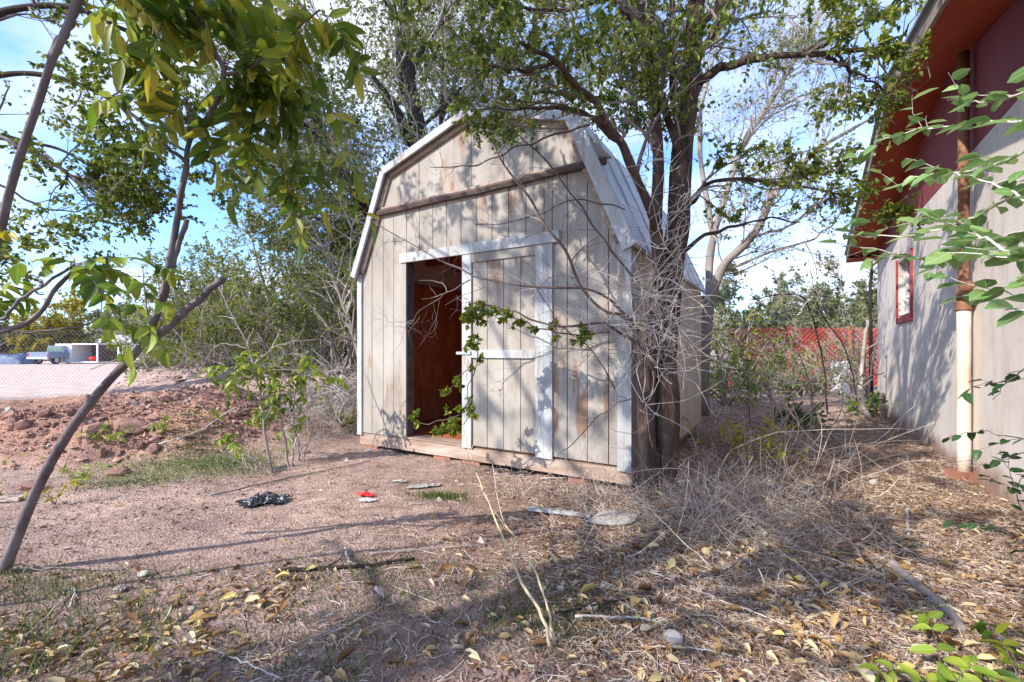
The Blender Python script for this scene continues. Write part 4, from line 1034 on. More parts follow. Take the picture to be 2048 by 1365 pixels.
comp = [(H1, (230, 45, 1.9)), (H1, (280, -20, 1.95)), (H1, (560, 215, 2.15)), (H1, (640, 320, 2.2)), (H1, (712, 345, 2.25)), (H1, (590, 390, 2.3)), (H1, (650, 420, 2.35)), (H1, (740, 440, 2.35)), ((560, 330, 2.2), (600, 480, 2.3)), (H1, (520, 340, 2.2)), (H1, (530, -10, 2.0)),
        (H1, (640, 150, 2.1)), (H1, (590, 60, 2.0)), (H2, (190, 205, 2.0)), (H2, (240, 120, 2.0)), (H2, (290, 300, 2.1)), (H2, (330, 90, 2.1)), (H2, (430, 330, 2.2)), (H3, (490, 300, 2.15)), (H3, (670, 230, 2.1)), (H3, (470, 400, 2.3)),
        (H4, (200, 20, 1.8)), (H4, (420, 60, 2.0)), (H4, (500, 60, 2.1)), (H4, (300, 130, 1.9)), ((640, 20, 1.95), (720, 140, 2.1)), ((640, 20, 1.95), (560, 150, 2.0))]
near_tree('leaning grey stemmed young tree of heaven with long green leaves in the left foreground', L, comp, [ML_ail, ML_ail, ML_ail, ML_ail, ML_ail, ML_ail, ML_yel], .15, .048, npair=(9, 11), droop=.08)
L = [([(-150, 1250, 2.2), (-90, 900, 2.0), (-30, 560, 1.78), (12, 420, 1.72), (45, 300, 1.68), (85, 165, 1.64), (128, 60, 1.6), (165, -60, 1.58), (190, -220, 1.55)], .015, .010),
     ([(100, 120, 1.62), (150, 30, 1.62), (165, -40, 1.62)], .012, .008), ([(-60, 270, 1.9), (0, 272, 1.85), (45, 300, 1.75)], .008, .006)]
near_tree('dark brown stem crossing the top left corner with bright yellow leaves', L, [((165, -40, 1.62), (300, 40, 1.7)), ((165, -40, 1.62), (260, -60, 1.7)), ((165, -40, 1.6), (220, -70, 1.6))],
          ML_yel, .06, .032, name='sapling_tree', singles=[(205, 45, 1.6, -8, 45, .075), (195, 15, 1.6, -25, 5, .05), (240, 70, 1.6, 8, 55, .07), (10, 460, 1.7, 15, 38, .06), (22, 465, 1.7, 20, 25, .05), (0, 455, 1.7, -2, 42, .05), (262, 40, 1.65, -10, 8, .04)], bark=M_stem)
L = [([(-200, 800, 2.3), (-60, 690, 2.2), (0, 665, 2.15), (70, 635, 2.12), (125, 565, 2.1), (160, 530, 2.08)], .014, .007),
     ([(-180, 650, 2.1), (-40, 640, 2.1), (12, 635, 2.1), (40, 600, 2.1), (85, 572, 2.1), (150, 530, 2.08)], .010, .006),
     ([(85, 572, 2.1), (82, 562, 2.1)], .005, .004), ([(-60, 660, 2.2), (60, 664, 2.2), (150, 655, 2.2), (200, 640, 2.25)], .006, .003)]
hb_ = (155, 528, 2.08)
comp = [(hb_, (330, 610, 2.1)), (hb_, (300, 660, 2.0)), (hb_, (260, 700, 2.1)), (hb_, (220, 640, 1.95)), (hb_, (40, 530, 2.0), 4), (hb_, (340, 540, 2.2)), (hb_, (205, 590, 2.2)), ((200, 640, 2.25), (330, 700, 2.3)), ((200, 640, 2.25), (260, 740, 2.3)), (hb_, (270, 560, 2.2)),
        ((-60, 640, 2.2), (50, 600, 2.2)), ((-60, 640, 2.2), (40, 560, 2.2))]
near_tree('low forked branch with broad drooping leaves at the left edge above the yard', L, comp, [ML_ail, ML_ail, ML_bright], .10, .046, name='tree_branch', cat='branch', singles=[(112, 440, 2.0, -10, 14, .05), (110, 472, 2.0, -16, 22, .055), (208, 470, 2.0, 12, 18, .05), (108, 545, 2.0, -60, 8, .09)], npair=(5, 7))

# ------------------------------------------------------------------ elm twigs reaching in from the right
def twig_leaves(paths, Ln, step, m, label, name='leafy_branch', cat='branch', bark=M_deadtwig, group=None, r0=.004, sz=None, cap=300, sidebr=0):
    pl = np.array([spline([P(*q) for q in p], 18, .004) for p in paths])
    b = pl[0][0]; r = empty(name, (b[0], b[1], b[2]), label, cat, group)
    R = np.tile(np.linspace(r0, r0 * .35, 18), (len(pl), 1))
    allp = [pl]; geos = [tubes(pl, R, 6)]
    if sidebr:
        q, rq = spawn(pl, R, sidebr, .22, K=18, tmin=.1, rmin=.0012, spread=.9, up=0, wob=.08); allp.append(q); geos.append(tubes(q, rq, 4))
    obj('twigs', *cat_geo(geos), bark, r, True)
    items = []
    for A in allp:
        for p in A:
            Lt = np.linalg.norm(np.diff(p, axis=0), axis=1).sum(); n = max(3, int(Lt / step))
            for i in range(n):
                u = (.12 + .88 * (i + rng.random() * .5) / n) * 16.99; j = min(int(u), 16); f = u - j
                q = p[j] * (1 - f) + p[j + 1] * f; tg = unit(p[j + 1] - p[j])
                sd = unit(np.cross(tg, [0, 0, 1])) * (1 if i % 2 else -1)
                ax = unit(sd * 1.0 + tg * .7 + rng.normal(0, .25, 3) - np.array([0, 0, .25]))
                l = Ln * rng.uniform(.6, 1.15)
                items.append((q, ax, unit(rng.normal(0, .35, 3) + [0, -.15, 1]), l, l * rng.uniform(.52, .66)))
    leaf_objs(r, items, m, cap=cap)
    return r
twig_leaves([[(2180, 215, 1.1), (2048, 240, 1.3), (1960, 246, 1.45), (1870, 255, 1.6), (1765, 278, 1.75)], [(2180, 130, 1.2), (2060, 178, 1.3), (1980, 200, 1.4), (1915, 208, 1.5)],
             [(2200, 250, 1.1), (2080, 290, 1.2), (1960, 340, 1.4), (1850, 352, 1.6), (1790, 372, 1.7)], [(2150, 330, 1.1), (2050, 370, 1.25), (1960, 430, 1.4), (1850, 470, 1.55), (1700, 470, 1.75)],
             [(2200, 480, .95), (2090, 470, 1.05), (1990, 480, 1.2), (1900, 440, 1.35), (1800, 445, 1.5)], [(2220, 600, .9), (2120, 560, .95), (2030, 570, 1.05), (1960, 590, 1.15)],
             [(2180, 420, 1.1), (2100, 410, 1.15), (1980, 365, 1.3), (1900, 345, 1.45)], [(2250, 40, 1.1), (2130, 90, 1.15), (2050, 150, 1.25)],
             [(1960, 500, 1.5), (1860, 520, 1.6), (1760, 500, 1.7), (1660, 485, 1.8)], [(2150, 520, .95), (2050, 520, 1.0), (1960, 470, 1.15), (1900, 500, 1.3)], [(2200, 640, .85), (2100, 620, .9), (2010, 620, .95)]],
            .068, .034, ML_elm, 'pale green leafy elm branches reaching in from the right edge', r0=.0045, cap=300, sidebr=30)
gb = 'dark leaved twigs at the lower right edge'
for paths, lab in [([[(2150, 790, 1.6), (2060, 760, 1.7), (1960, 770, 1.8)], [(2150, 720, 1.5), (2040, 745, 1.65), (1985, 800, 1.7)]], 'dark leaf cluster in front of the beige wall right of the drain pipe'),
                   ([[(2150, 900, 1.7), (2050, 880, 1.8), (1950, 862, 1.9), (1885, 880, 2.0)], [(2140, 850, 1.7), (2040, 910, 1.8), (1960, 930, 1.9)]], 'thin dark leaved twig crossing the lower part of the drain pipe'),
                   ([[(2110, 1130, 1.9), (2050, 1040, 1.9), (2025, 960, 1.9), (2000, 900, 1.95)], [(2120, 1040, 1.8), (2050, 985, 1.85), (1975, 960, 1.9)], [(2130, 1000, 1.8), (2060, 950, 1.9), (2010, 990, 1.9)]], 'upright dark leaved shoot at the foot of the wall by the right edge'),
                   ([[(2140, 1110, 1.9), (2040, 1060, 1.95), (1960, 1050, 2.0), (1885, 1045, 2.1)], [(2140, 1090, 1.9), (2070, 1100, 1.9), (2000, 1105, 1.95)]], 'lowest dark green twig spreading over the leaf litter on the right')]:
    twig_leaves(paths, .052, .05, ML_dark, lab, name='leafy_twig', cat='twig', bark=M_stem_dark, group=gb, r0=.003, sidebr=2)

# low seedlings bottom right and small plants
def seedling(label, comps, m, Ln, W, group='low seedlings with paired leaflets', npair=(6, 8), name='seedling', arch=.18):
    items = []; rr = []
    a0 = np.array(comps[0][0]); r = empty(name, (a0[0], a0[1], float(gh(a0[0], a0[1]))), label, 'plant', group)
    for a, b in comps:
        pl, it = compound(a, b, int(rng.integers(npair[0], npair[1] + 1)), Ln, W, arch, .05); rr.append(pl); items += it
    rr = np.array(rr); obj('stalk', *tubes(rr, np.tile(np.linspace(.003, .001, rr.shape[1]), (len(rr), 1)), 5), M_stem_dark, r)
    leaf_objs(r, items, m)
    return r
seedling('bright green seedling with yellow edged leaflets at the bottom right', [(P(1895, 1420, 1.62), P(1848, 1225, 1.95)), (P(1895, 1420, 1.62), P(1760, 1345, 1.62)), (P(1890, 1410, 1.62), P(1950, 1330, 1.62))], ML_bright, .095, .038, npair=(5, 6))
seedling('darker green seedling at the bottom right corner', [(P(2060, 1420, 1.6), P(1960, 1240, 1.9)), (P(2060, 1420, 1.6), P(2010, 1290, 1.8))], ML_ail, .08, .032, npair=(4, 6))
for px, py, n, lab, m in [(215, 890, 6, 'fern like green plant below the red boulders on the dirt mound', ML_bright), (150, 985, 4, 'yellow green seedling beside the leaning stem on the left', ML_bright), (110, 1010, 4, 'small yellowish seedling left of the leaning stem foot', ML_yel),
                          (160, 970, 3, 'tiny seedling below the dirt mound', ML_bright), (330, 870, 3, 'small sprout on the gravel right of the boulders', ML_bright), (425, 850, 3, 'sprig growing on the bare berm slope', ML_bright), (10, 1000, 3, 'yellow sprout at the left edge', ML_yel)]:
    b = G(px, py); k = b[1] / 5
    seedling(lab, [(b, b + np.array([rng.normal(0, .22) * k, rng.normal(0, .1), rng.uniform(.10, .25)]) * (1.0)) for _ in range(n)], m, .07 * k, .026 * k, group='small plants on the dirt mound and clearing', npair=(4, 6), name='small_plant')

# pale saplings in the middle left
def sapling(label, st, comps, group, m=(ML_bright,), Ln=.085, W=.036, r0=.014, bark=M_bark_grey):
    Pt = np.array([spline([P(*q) for q in s], 14, .006) for s in st]); b = Pt[0][0]
    r = empty('sapling', (b[0], b[1], float(gh(b[0], b[1]))), label, 'sapling', group)
    for k, p in enumerate(Pt): obj('stem', *tubes([p], [np.linspace(r0, r0 * .4, 14) * (1 if k == 0 else .6)], 8), bark, r, True)
    tw_, rt_ = spawn(Pt, np.tile(np.linspace(r0, r0 * .4, 14), (len(Pt), 1)), 26, .3, K=5, rmin=.0015)
    obj('twigs', *tubes(tw_, rt_, 3), M_deadtwig, r)['kind'] = 'stuff'
    items = []; rr = []
    for (x0, y0), (x1, y1), Y in comps:
        pl, it = compound(P(x0, y0, Y), P(x1, y1, Y + rng.uniform(-.2, .2)), 7, Ln, W, .15, .5); rr.append(pl); items += it
    if rr: obj('leaf_stalks', *tubes(np.array(rr), np.tile(np.linspace(.002, .0008, 12), (len(rr), 1)), 4), M_stem_dark, r)
    leaf_objs(r, items, list(m))
gsap = 'slim saplings left of the shed'
def burst(cx, cy, n, R, Y, sy=.7):
    return [((cx, cy), (cx + R * math.cos(t) * rng.uniform(.6, 1.1), cy + R * sy * math.sin(t) * rng.uniform(.6, 1.1) + R * .15), Y) for t in rng.uniform(0, 6.28, n)]
sapling('tallest slim grey sapling leaning left in the clearing left of the shed', [[(548, 960, 4.7), (532, 880, 4.7), (518, 780, 4.75), (500, 700, 4.8), (470, 640, 4.85), (430, 560, 4.9)], [(508, 730, 4.78), (560, 690, 4.8), (640, 680, 4.85)], [(500, 700, 4.8), (440, 690, 4.8), (400, 740, 4.8)]],
        burst(470, 740, 6, 70, 4.7) + burst(420, 760, 3, 60, 4.7) + burst(520, 730, 3, 60, 4.8), gsap, m=(ML_bright, ML_ail))
sapling('bushy green topped sapling just right of the tallest one', [[(578, 950, 4.9), (570, 880, 4.9), (560, 820, 4.9), (565, 740, 4.9)], [(582, 950, 4.9), (588, 860, 4.9), (590, 780, 4.9)]],
        burst(560, 790, 9, 75, 4.85) + burst(600, 750, 6, 70, 4.9) + burst(545, 840, 4, 50, 4.85), gsap, m=(ML_bright, ML_bright, ML_ail))
sapling('short forked sapling nearest the brushwood ball', [[(600, 940, 5.1), (596, 890, 5.1), (585, 850, 5.1)], [(604, 940, 5.1), (612, 900, 5.1), (630, 850, 5.1)]], burst(590, 870, 3, 40, 5.1) + burst(640, 760, 3, 50, 5.1), gsap)
sapling('bare low twig bush at the foot of the slim saplings', [[(545, 960, 4.6), (510, 920, 4.6), (470, 890, 4.65)], [(540, 955, 4.6), (500, 935, 4.6), (440, 910, 4.7)]], burst(460, 885, 3, 30, 4.65), gsap, r0=.006)

# plants between shed and building
def leafy_clump(name, label, px, Y, w, h, n, m, Ln, W, group, np_=(5, 7)):
    b = np.array(gp(px, Y)); r = empty(name, b, label, 'plant', group); items = []; rr = []
    for _ in range(n):
        a = b + np.array([rng.normal(0, w * .25), rng.normal(0, w * .2), 0]); e = a + np.array([rng.normal(0, w * .3), rng.normal(0, w * .25), rng.uniform(.4, 1) * h])
        pl, it = compound(a, e, int(rng.integers(*np_)), Ln, W, .12, .3); rr.append(pl); items += it
    obj('stalks', *tubes(np.array(rr), np.tile(np.linspace(.003, .001, 12), (len(rr), 1)), 4), M_stem_dark, r)
    leaf_objs(r, items, m, cap=220)
gpl = 'leafy plants between shed and building'
leafy_clump('leafy_plant', 'dark green leafy plant in the shade between shed and building', 1620, 7.2, .9, .5, 15, [ML_dark, ML_ail], .12, .05, gpl)
leafy_clump('leafy_plant', 'dark green plant at the far corner of the beige wall', 1745, 8.6, .8, .5, 12, [ML_dark, ML_ail], .13, .05, gpl)
leafy_clump('leafy_plant', 'yellow leaved plant beside the tree and brush pile', 1490, 5.6, .8, .55, 12, [ML_yel], .09, .035, gpl)
leafy_clump('leafy_plant', 'low yellowing plant in front of the brush pile', 1540, 5.0, .7, .3, 7, [ML_yel], .08, .03, gpl)
leafy_clump('leafy_plant', 'green sapling top right behind the shed corner', 1470, 8.4, 1.0, 1.9, 12, [ML_ail, ML_bright], .12, .05, gpl)
# thin upright stems
gst = 'thin upright stems between shed and building'
for k, (pts, r0, m, lab) in enumerate([([(1447, 905, 5.0), (1444, 790, 5.0), (1448, 700, 5.05), (1440, 600, 5.1)], .006, M_bark_grey, 'thin grey stem standing right of the big tree'),
          ([(1692, 905, 5.2), (1688, 820, 5.2), (1690, 760, 5.2)], .006, M_deadtwig, 'straight pale cut stem in front of the green plants'),
          ([(1745, 860, 8.4), (1722, 790, 8.3), (1725, 720, 8.3), (1735, 640, 8.3)], .05, M_pale, 'pale peeling trunk leaning beside the far corner of the beige wall'),
          ([(1655, 800, 9), (1640, 700, 9), (1610, 600, 9), (1560, 590, 9), (1500, 600, 9)], .018, M_bark_dark, 'dark arching stem crossing the red fence'),
          ([(1715, 800, 9.3), (1690, 700, 9.3), (1640, 620, 9.4), (1620, 540, 9.4)], .014, M_bark_dark, 'dark slanting stem in front of the red fence'),
          ([(1625, 780, 9.6), (1590, 690, 9.6), (1560, 640, 9.6)], .010, M_bark_dark, 'short dark stem left on the red fence'),
          ([(1742, 700, 12), (1740, 600, 12), (1744, 500, 12), (1748, 420, 12)], .05, M_bark_dark, 'dark straight pole like trunk near the building eave'),
          ([(1500, 760, 7.5), (1480, 680, 7.6), (1530, 600, 7.7), (1640, 590, 7.8)], .012, M_bark_grey, 'grey arching branch rising from behind the shed')]):
    p = spline([P(*q) for q in pts], 22, .006); b = p[0].copy(); p[0][2] = min(p[0][2], float(gh(b[0], b[1])) + .0) if k not in (6,) else p[0][2]
    if k == 6: p = np.vstack([[p[0][0], p[0][1], 0.0], p])
    R_ = np.linspace(r0, r0 * .45, len(p)); r = empty('stem', (p[0][0], p[0][1], 0), lab, 'stem', gst)
    obj('stalk', *tubes([p], [R_], 8), m, r, True)
    q, rq = spawn(np.array([p]), np.array([R_]), 12, .5, K=6, rmin=.002); obj('twigs', *tubes(q, rq, 4), M_twig, r)['kind'] = 'stuff'

# ------------------------------------------------------------------ brush pile, straw, litter
p1, r1 = tangle(520, (2.05, 3.9, .04), (.6, .7, .04), .5, 8, .0028, .34, .25)
p2, r2 = tangle(1300, (1.60, 3.2, .05), (.42, .35, .06), .42, 7, .0016, .34, .3)
p3, r3 = tangle(170, (2.4, 5.2, .06), (.7, .8, .10), 1.2, 8, .0045, .22, .15)
p4, r4 = tangle(220, (3.0, 6.9, .08), (.9, 1.2, .12), 1.1, 8, .005, .2, .1)
p5, r5 = tangle(50, (2.25, 4.2, .10), (.4, .4, .10), .9, 9, .0035, .25, .35)
o = obj('brush_pile', *cat_geo([tubes(p, r, 4 if i == 2 else 3) for i, (p, r) in enumerate([(p1, r1), (p2, r2), (p3, r3), (p4, r4), (p5, r5)])]), M_brush)
props(o, 'tangled pile of pale dry weeds and sticks right of the big tree', 'brush pile', kind='stuff')
p, r = tangle(420, (.75, 3.75, .06), (.55, .12, .04), .35, 6, .0016, .3, .5)
pB, rB = tangle(420, (1.0, 3.4, .06), (.35, .2, .04), .3, 6, .0016, .3, .5)
o = obj('dry_weeds', *cat_geo([tubes(p, r, 3), tubes(pB, rB, 3)]), M_straw); props(o, 'dry weed stalks along the front sill of the shed', 'weeds', kind='stuff')

def scatter(n, rmax=14, pw=1.35, a0=-56, a1=56, r0=1.3):
    u = rng.random(n); r = (r0 ** (2 - pw) + u * (rmax ** (2 - pw) - r0 ** (2 - pw))) ** (1 / (2 - pw))
    a = np.radians(rng.uniform(a0, a1, n)); return np.sin(a) * r, np.cos(a) * r
def dens_ok(x, y, f):
    p = np.c_[x, y, np.full(len(x), .3)]
    q = p[:, :2] - SH0; A = q @ U2; B = q @ V2
    ins = (A > -.02) & (A < SW + .02) & (B > .02) & (B < SD)
    h_ = (p[:, :2] - bo) @ (-N2) > -.02
    return ~ins & ~h_ & (rng.random(len(x)) < f)
def straw_w(x, y):
    n1 = fbm(x, y, 1.1, 3, 71)
    right = np.clip((x + .2 + .8 * n1) * .8, 0, 1)
    f = .04 + .8 * right + .16 * np.clip(2.7 - y, 0, 1)
    f *= 1 - .75 * np.clip(mask_mound(x, y) * 2, 0, 1); f *= 1 - .6 * np.clip(mask_berm(x, y) * 2, 0, 1)
    return np.clip(f + (.25 + .35 * right) * n1, .03, 1)
x, y = scatter(125000, 12, 1.55); ok = dens_ok(x, y, straw_w(x, y)); x, y = x[ok], y[ok]; n = len(x)
z = gh(x, y); K = 4; Ln = rng.lognormal(-2.9, .55, n); Ln = np.clip(Ln, .015, .3)
d = rng.uniform(0, 2 * np.pi, n); cv = rng.normal(0, .35, n)
Pt = np.zeros((n, K, 3)); Pt[:, 0] = np.c_[x, y, z + .004]
for k in range(1, K):
    Pt[:, k, 0] = Pt[:, k - 1, 0] + np.cos(d + cv * k) * Ln / (K - 1); Pt[:, k, 1] = Pt[:, k - 1, 1] + np.sin(d + cv * k) * Ln / (K - 1)
    Pt[:, k, 2] = gh(Pt[:, k, 0], Pt[:, k, 1]) + .004 + np.abs(rng.normal(0, .006, n)) + (rng.random(n) < .12) * rng.uniform(0, .05, n) * k / K
R_ = (.0006 + .0012 * rng.random(n) ** 2)[:, None] * (1 + .25 * y[:, None]) * np.linspace(1, .6, K)[None]
o = obj('straw_litter', *tubes(Pt, R_, 3, False), M_straw); props(o, 'dry straw and twig bits strewn over the soil', 'straw', kind='stuff')

def flat_leaves(n, wfun, Ls, m, name, label, rmax=9, pw=1.4, a=(-56, 56), lift=.006, tilt=.35, shape='oval', r0=1.3):
    x, y = scatter(n, rmax, pw, a[0], a[1], r0); ok = dens_ok(x, y, wfun(x, y)); x, y = x[ok], y[ok]; n = len(x)
    pos = np.c_[x, y, gh(x, y) + lift + rng.random(n) * .02]
    t = rng.uniform(0, 6.28, n); ax = np.c_[np.cos(t), np.sin(t), rng.normal(0, .22, n)]
    nr = unit(rng.normal(0, tilt, (n, 3)) + [0, 0, 1]); l = rng.uniform(.5, 1.1, n) * Ls
    o = obj(name, *leaves(pos, ax, nr, l, l * rng.uniform(.26, .5, n), shape, fold=.45, curl=.35), m); props(o, label, 'leaves', kind='stuff')
def leaf_w(x, y):
    n1 = fbm(x, y, 1.3, 3, 81)
    r = np.clip((x - .1) * .9, 0, 1) * np.clip((4.6 - y) * .6, 0, 1) * .9 + .45 * np.clip((x - .9), 0, 1)
    l = np.clip((-x - .5) * 1.2, 0, 1) * np.clip((2.75 - y) * 2, 0, 1) * 1.1
    c_ = .25 * np.clip((4.2 - y), 0, 1) * np.clip((x + .8), 0, 1)
    cl_ = fbm(x, y, 2.6, 3, 83)
    return np.clip((r + l + c_) * np.clip(.55 + 1.6 * cl_, .05, 1.4) + .02, .005, 1)
flat_leaves(15000, leaf_w, .062, M_fallen, 'leaf_litter', 'yellow and tan fallen leaves spread over the ground', 7, 1.5)
M_brownl = mat('brown_leaf_litter', [(.07, .035, .02), (.16, .08, .045), (.27, .16, .09), (.40, .28, .18)], island=True, rough=.8)
def brown_w(x, y):
    n1 = fbm(x, y, 1.0, 3, 91)
    return np.clip(np.clip((x + .5) * .9, 0, 1) * np.clip((5.8 - y) * .8 + (x > 1.8) * 2, 0, 1) * .8 + .9 * n1 + .1 * (x > -1), 0.01, 1) * (1 - np.clip(mask_mound(x, y) * 3, 0, 1)) * (1 - np.clip(mask_berm(x, y) * 3, 0, 1))
flat_leaves(42000, brown_w, .034, M_brownl, 'leaf_mould', 'small brown dead leaves and chaff over the soil', 10, 1.5, shape='diamond', lift=.003)
# the largest fallen leaves, one object each, lying on the ground
fm = [leaf_mesh('fallen_leaf', M_fallen_o, curl=c_, fold=f_, serr=s_) for c_, f_, s_ in ((.1, .5, .06), (.35, .25, .1), (-.2, .6, .08), (.15, .15, .12))]
x, y = scatter(5200, 3.4, 1.2, -54, 54, 1.75); ok = dens_ok(x, y, leaf_w(x, y) * .5); x, y = x[ok][:250], y[ok][:250]
for a_, b_ in zip(x, y):
    o = bpy.data.objects.new('fallen_leaf', fm[int(rng.integers(4))]); COL.objects.link(o); o.parent = ground
    l = rng.uniform(.045, .095); o.location = (a_, b_, float(gh(a_, b_)) + .016 + .01 * rng.random()); o.scale = (l, l * rng.uniform(.3, .55), l)
    o.rotation_euler = (rng.normal(0, .35), rng.normal(0, .25), rng.uniform(0, 6.28))

# stones: the larger ones singly, gravel as one mass
def rock_geo(r, seed, sub=2, flat=.7, amp=.3):
    bm = bmesh.new(); bmesh.ops.create_icosphere(bm, subdivisions=sub, radius=1)
    V = np.array([v.co[:] for v in bm.verts]); F = np.array([[v.index for v in f.verts] for f in bm.faces]); bm.free()
    g = np.random.default_rng(seed)
    for _ in range(7):
        nn = unit(g.normal(size=3)); dd = g.uniform(.45, .85); s = V @ nn - dd; V = V - np.clip(s, 0, None)[:, None] * nn * .85
    V += amp * .25 * np.c_[fbm(V[:, 0] * 2 + seed, V[:, 1] * 2 + V[:, 2], 1.3, 3, 1), fbm(V[:, 1] * 2 + seed, V[:, 2] * 2, 1.3, 3, 2), fbm(V[:, 2] * 2 + seed, V[:, 0] * 2, 1.3, 3, 3)]
    V *= np.array([1, g.uniform(.6, .9), flat * g.uniform(.7, 1.1)]) * r
    return V, [F]
stones = [mesh_np(*rock_geo(1, 100 + k, 1), M_stone) for k in range(8)]
pales = [mesh_np(*rock_geo(1, 200 + k, 1), M_pale) for k in range(4)]
cnt = 0
for _ in range(4000):
    if cnt >= 250: break
    px, py = rng.uniform(0, 1250), rng.uniform(735, 1365)
    g_ = G(px, py); m_ = float(mask_mound(g_[0], g_[1])) + .8 * float(mask_berm(g_[0], g_[1]))
    if rng.random() > np.clip(m_ * 1.3, .008, 1): continue
    if g_[1] < 2.6: continue
    if not dens_ok(np.array([g_[0]]), np.array([g_[1]]), 1.1)[0]: continue
    o = bpy.data.objects.new('stone', stones[int(rng.integers(8))] if rng.random() < .9 else pales[int(rng.integers(4))]); COL.objects.link(o); o.parent = ground
    r = rng.uniform(.02, .05) * (1 + 1.4 * (rng.random() < .12)) * (g_[1] / 6) ** .4
    o.location = (g_[0], g_[1], g_[2] + r * .2); o.scale = (r, r, r); o.rotation_euler = tuple(rng.uniform(0, 6.28, 3)); cnt += 1
def gravel(n, wf, rr, m, name, label, rmax, a):
    x, y = scatter(n, rmax, 1.3, a[0], a[1], 1.5); ok = dens_ok(x, y, wf(x, y)); x, y = x[ok], y[ok]; n = len(x)
    base, F = rock_geo(1, 5, 1); 
    bm_v = unit(np.array([[1, 1, 1], [-1, -1, 1], [-1, 1, -1], [1, -1, -1], [1, -1, 1.], [-1, 1, 1.]])); 
    octv = np.array([[1, 0, 0], [-1, 0, 0], [0, 1, 0], [0, -1, 0], [0, 0, 1], [0, 0, -1]], float)
    of = np.array([[0, 2, 4], [2, 1, 4], [1, 3, 4], [3, 0, 4], [2, 0, 5], [1, 2, 5], [3, 1, 5], [0, 3, 5]])
    s = rr * rng.lognormal(0, .5, n); V = octv[None] * (s[:, None, None]) * rng.uniform(.5, 1.2, (n, 1, 3)) + rng.normal(0, .25, (n, 6, 3)) * s[:, None, None]
    t = rng.uniform(0, 6.28, n); c_, s_ = np.cos(t)[:, None], np.sin(t)[:, None]
    V = np.stack([V[:, :, 0] * c_ - V[:, :, 1] * s_, V[:, :, 0] * s_ + V[:, :, 1] * c_, V[:, :, 2] * .7], -1) + np.c_[x, y, gh(x, y) + s * .15][:, None, :]
    o = obj(name, V.reshape(-1, 3), [(of[None] + (np.arange(n) * 6)[:, None, None]).reshape(-1, 3)], m); props(o, label, 'gravel', kind='stuff')
M_gr = mat('mound_clods', [(.20, .10, .07), (.34, .19, .14), (.42, .26, .20)], island=True, rough=.95)
M_gr2 = mat('pale_gravel', [(.25, .17, .14), (.42, .32, .28), (.56, .47, .42)], island=True, rough=.95)
gravel(26000, lambda x, y: np.clip(mask_mound(x, y) * 2, 0, 1), .016, M_gr, 'clods', 'reddish clods and rubble on the dirt mound', 9, (-56, -20))
gravel(26000, lambda x, y: np.clip(mask_berm(x, y) * 1.6 - .2, 0, 1) * .9 + .004, .016, M_gr2, 'gravel', 'mauve gravel on the berm slope', 12, (-52, 5))
gravel(9000, lambda x, y: .5 + .5 * (x < 0), .004, M_gr, 'grit', 'fine grit on the trodden soil', 6, (-56, 56))
for px, py, r, seed, lab in [(262, 862, .19, 3, 'large rounded red boulder with a sunlit top on the mound'), (185, 862, .15, 4, 'flat faced dark red boulder left of the larger boulder'), (298, 858, .10, 9, 'small red brown rock touching the large boulder'),
                         (60, 980, .11, 5, 'angular reddish stone on the near edge of the mound'), (235, 950, .12, 6, 'pale reddish slab stone right of the leaning stem'), (30, 730, .0, 7, '')]:
    if r == 0: continue
    g_ = G(px, py); V, F = rock_geo(r, seed, 3, .65); o = obj('boulder', V + g_ + [0, 0, r * .25], F, M_stone if seed != 6 else M_stone, None, False); props(o, lab, 'boulder', 'boulders on the dirt mound')

# grass and green ground cover
def grass(cx, cy, sx, sy, n, h, m, label, name='grass', wd=.0025):
    x = rng.normal(cx, sx, n); y = rng.normal(cy, sy, n); ok = dens_ok(x, y, 1.1); x, y = x[ok], y[ok]; n = len(x)
    K = 4; hh = h * rng.uniform(.4, 1.2, n); t = rng.uniform(0, 6.28, n); ln = rng.uniform(.2, .8, n)
    Pt = np.zeros((n, K, 3))
    for k in range(K):
        u = k / (K - 1); Pt[:, k] = np.c_[x + np.cos(t) * ln * hh * u * u, y + np.sin(t) * ln * hh * u * u, gh(x, y) + hh * u * (1 - .25 * u * ln)]
    o = obj(name, *tubes(Pt, np.full((n, 1), wd) * np.linspace(1, .3, K)[None], 3, False), m); props(o, label, 'grass', kind='stuff')
g_ = G(395, 925); grass(g_[0], g_[1], .38, .25, 1800, .05, M_grass, 'short pale green grass on the clearing before the berm')
g_ = G(480, 935); grass(g_[0], g_[1], .25, .2, 900, .05, M_grass, 'green tufts near the sapling feet')
g_ = G(280, 965); grass(g_[0], g_[1], .3, .15, 500, .04, M_grass, 'sparse yellow green grass below the mound')
g_ = G(885, 995); grass(g_[0], g_[1], .12, .06, 500, .05, M_grass, 'small green grass tuft before the shed doorway')
g_ = G(120, 1290); grass(g_[0], g_[1], .35, .22, 750, .08, M_grass, 'thin green grass among the yellow leaves at lower left')
g_ = G(80, 1180); grass(g_[0], g_[1], .3, .1, 250, .08, M_grass, 'few grass blades near the leaning stem foot')
g_ = G(760, 1170); grass(g_[0], g_[1], .45, .25, 1000, .035, M_grass, 'low moss green grass in the centre foreground')
g_ = G(1090, 1230); grass(g_[0], g_[1], .2, .16, 900, .035, M_grass, 'pale green ground cover round the bent dry stalk')
g_ = G(640, 1330); grass(g_[0], g_[1], .25, .12, 200, .05, M_grass, 'few blades at the bottom centre')
g_ = G(1310, 985); grass(g_[0], g_[1] - .15, .03, .03, 60, .14, M_grass, 'green sprout at the foot of the big tree')
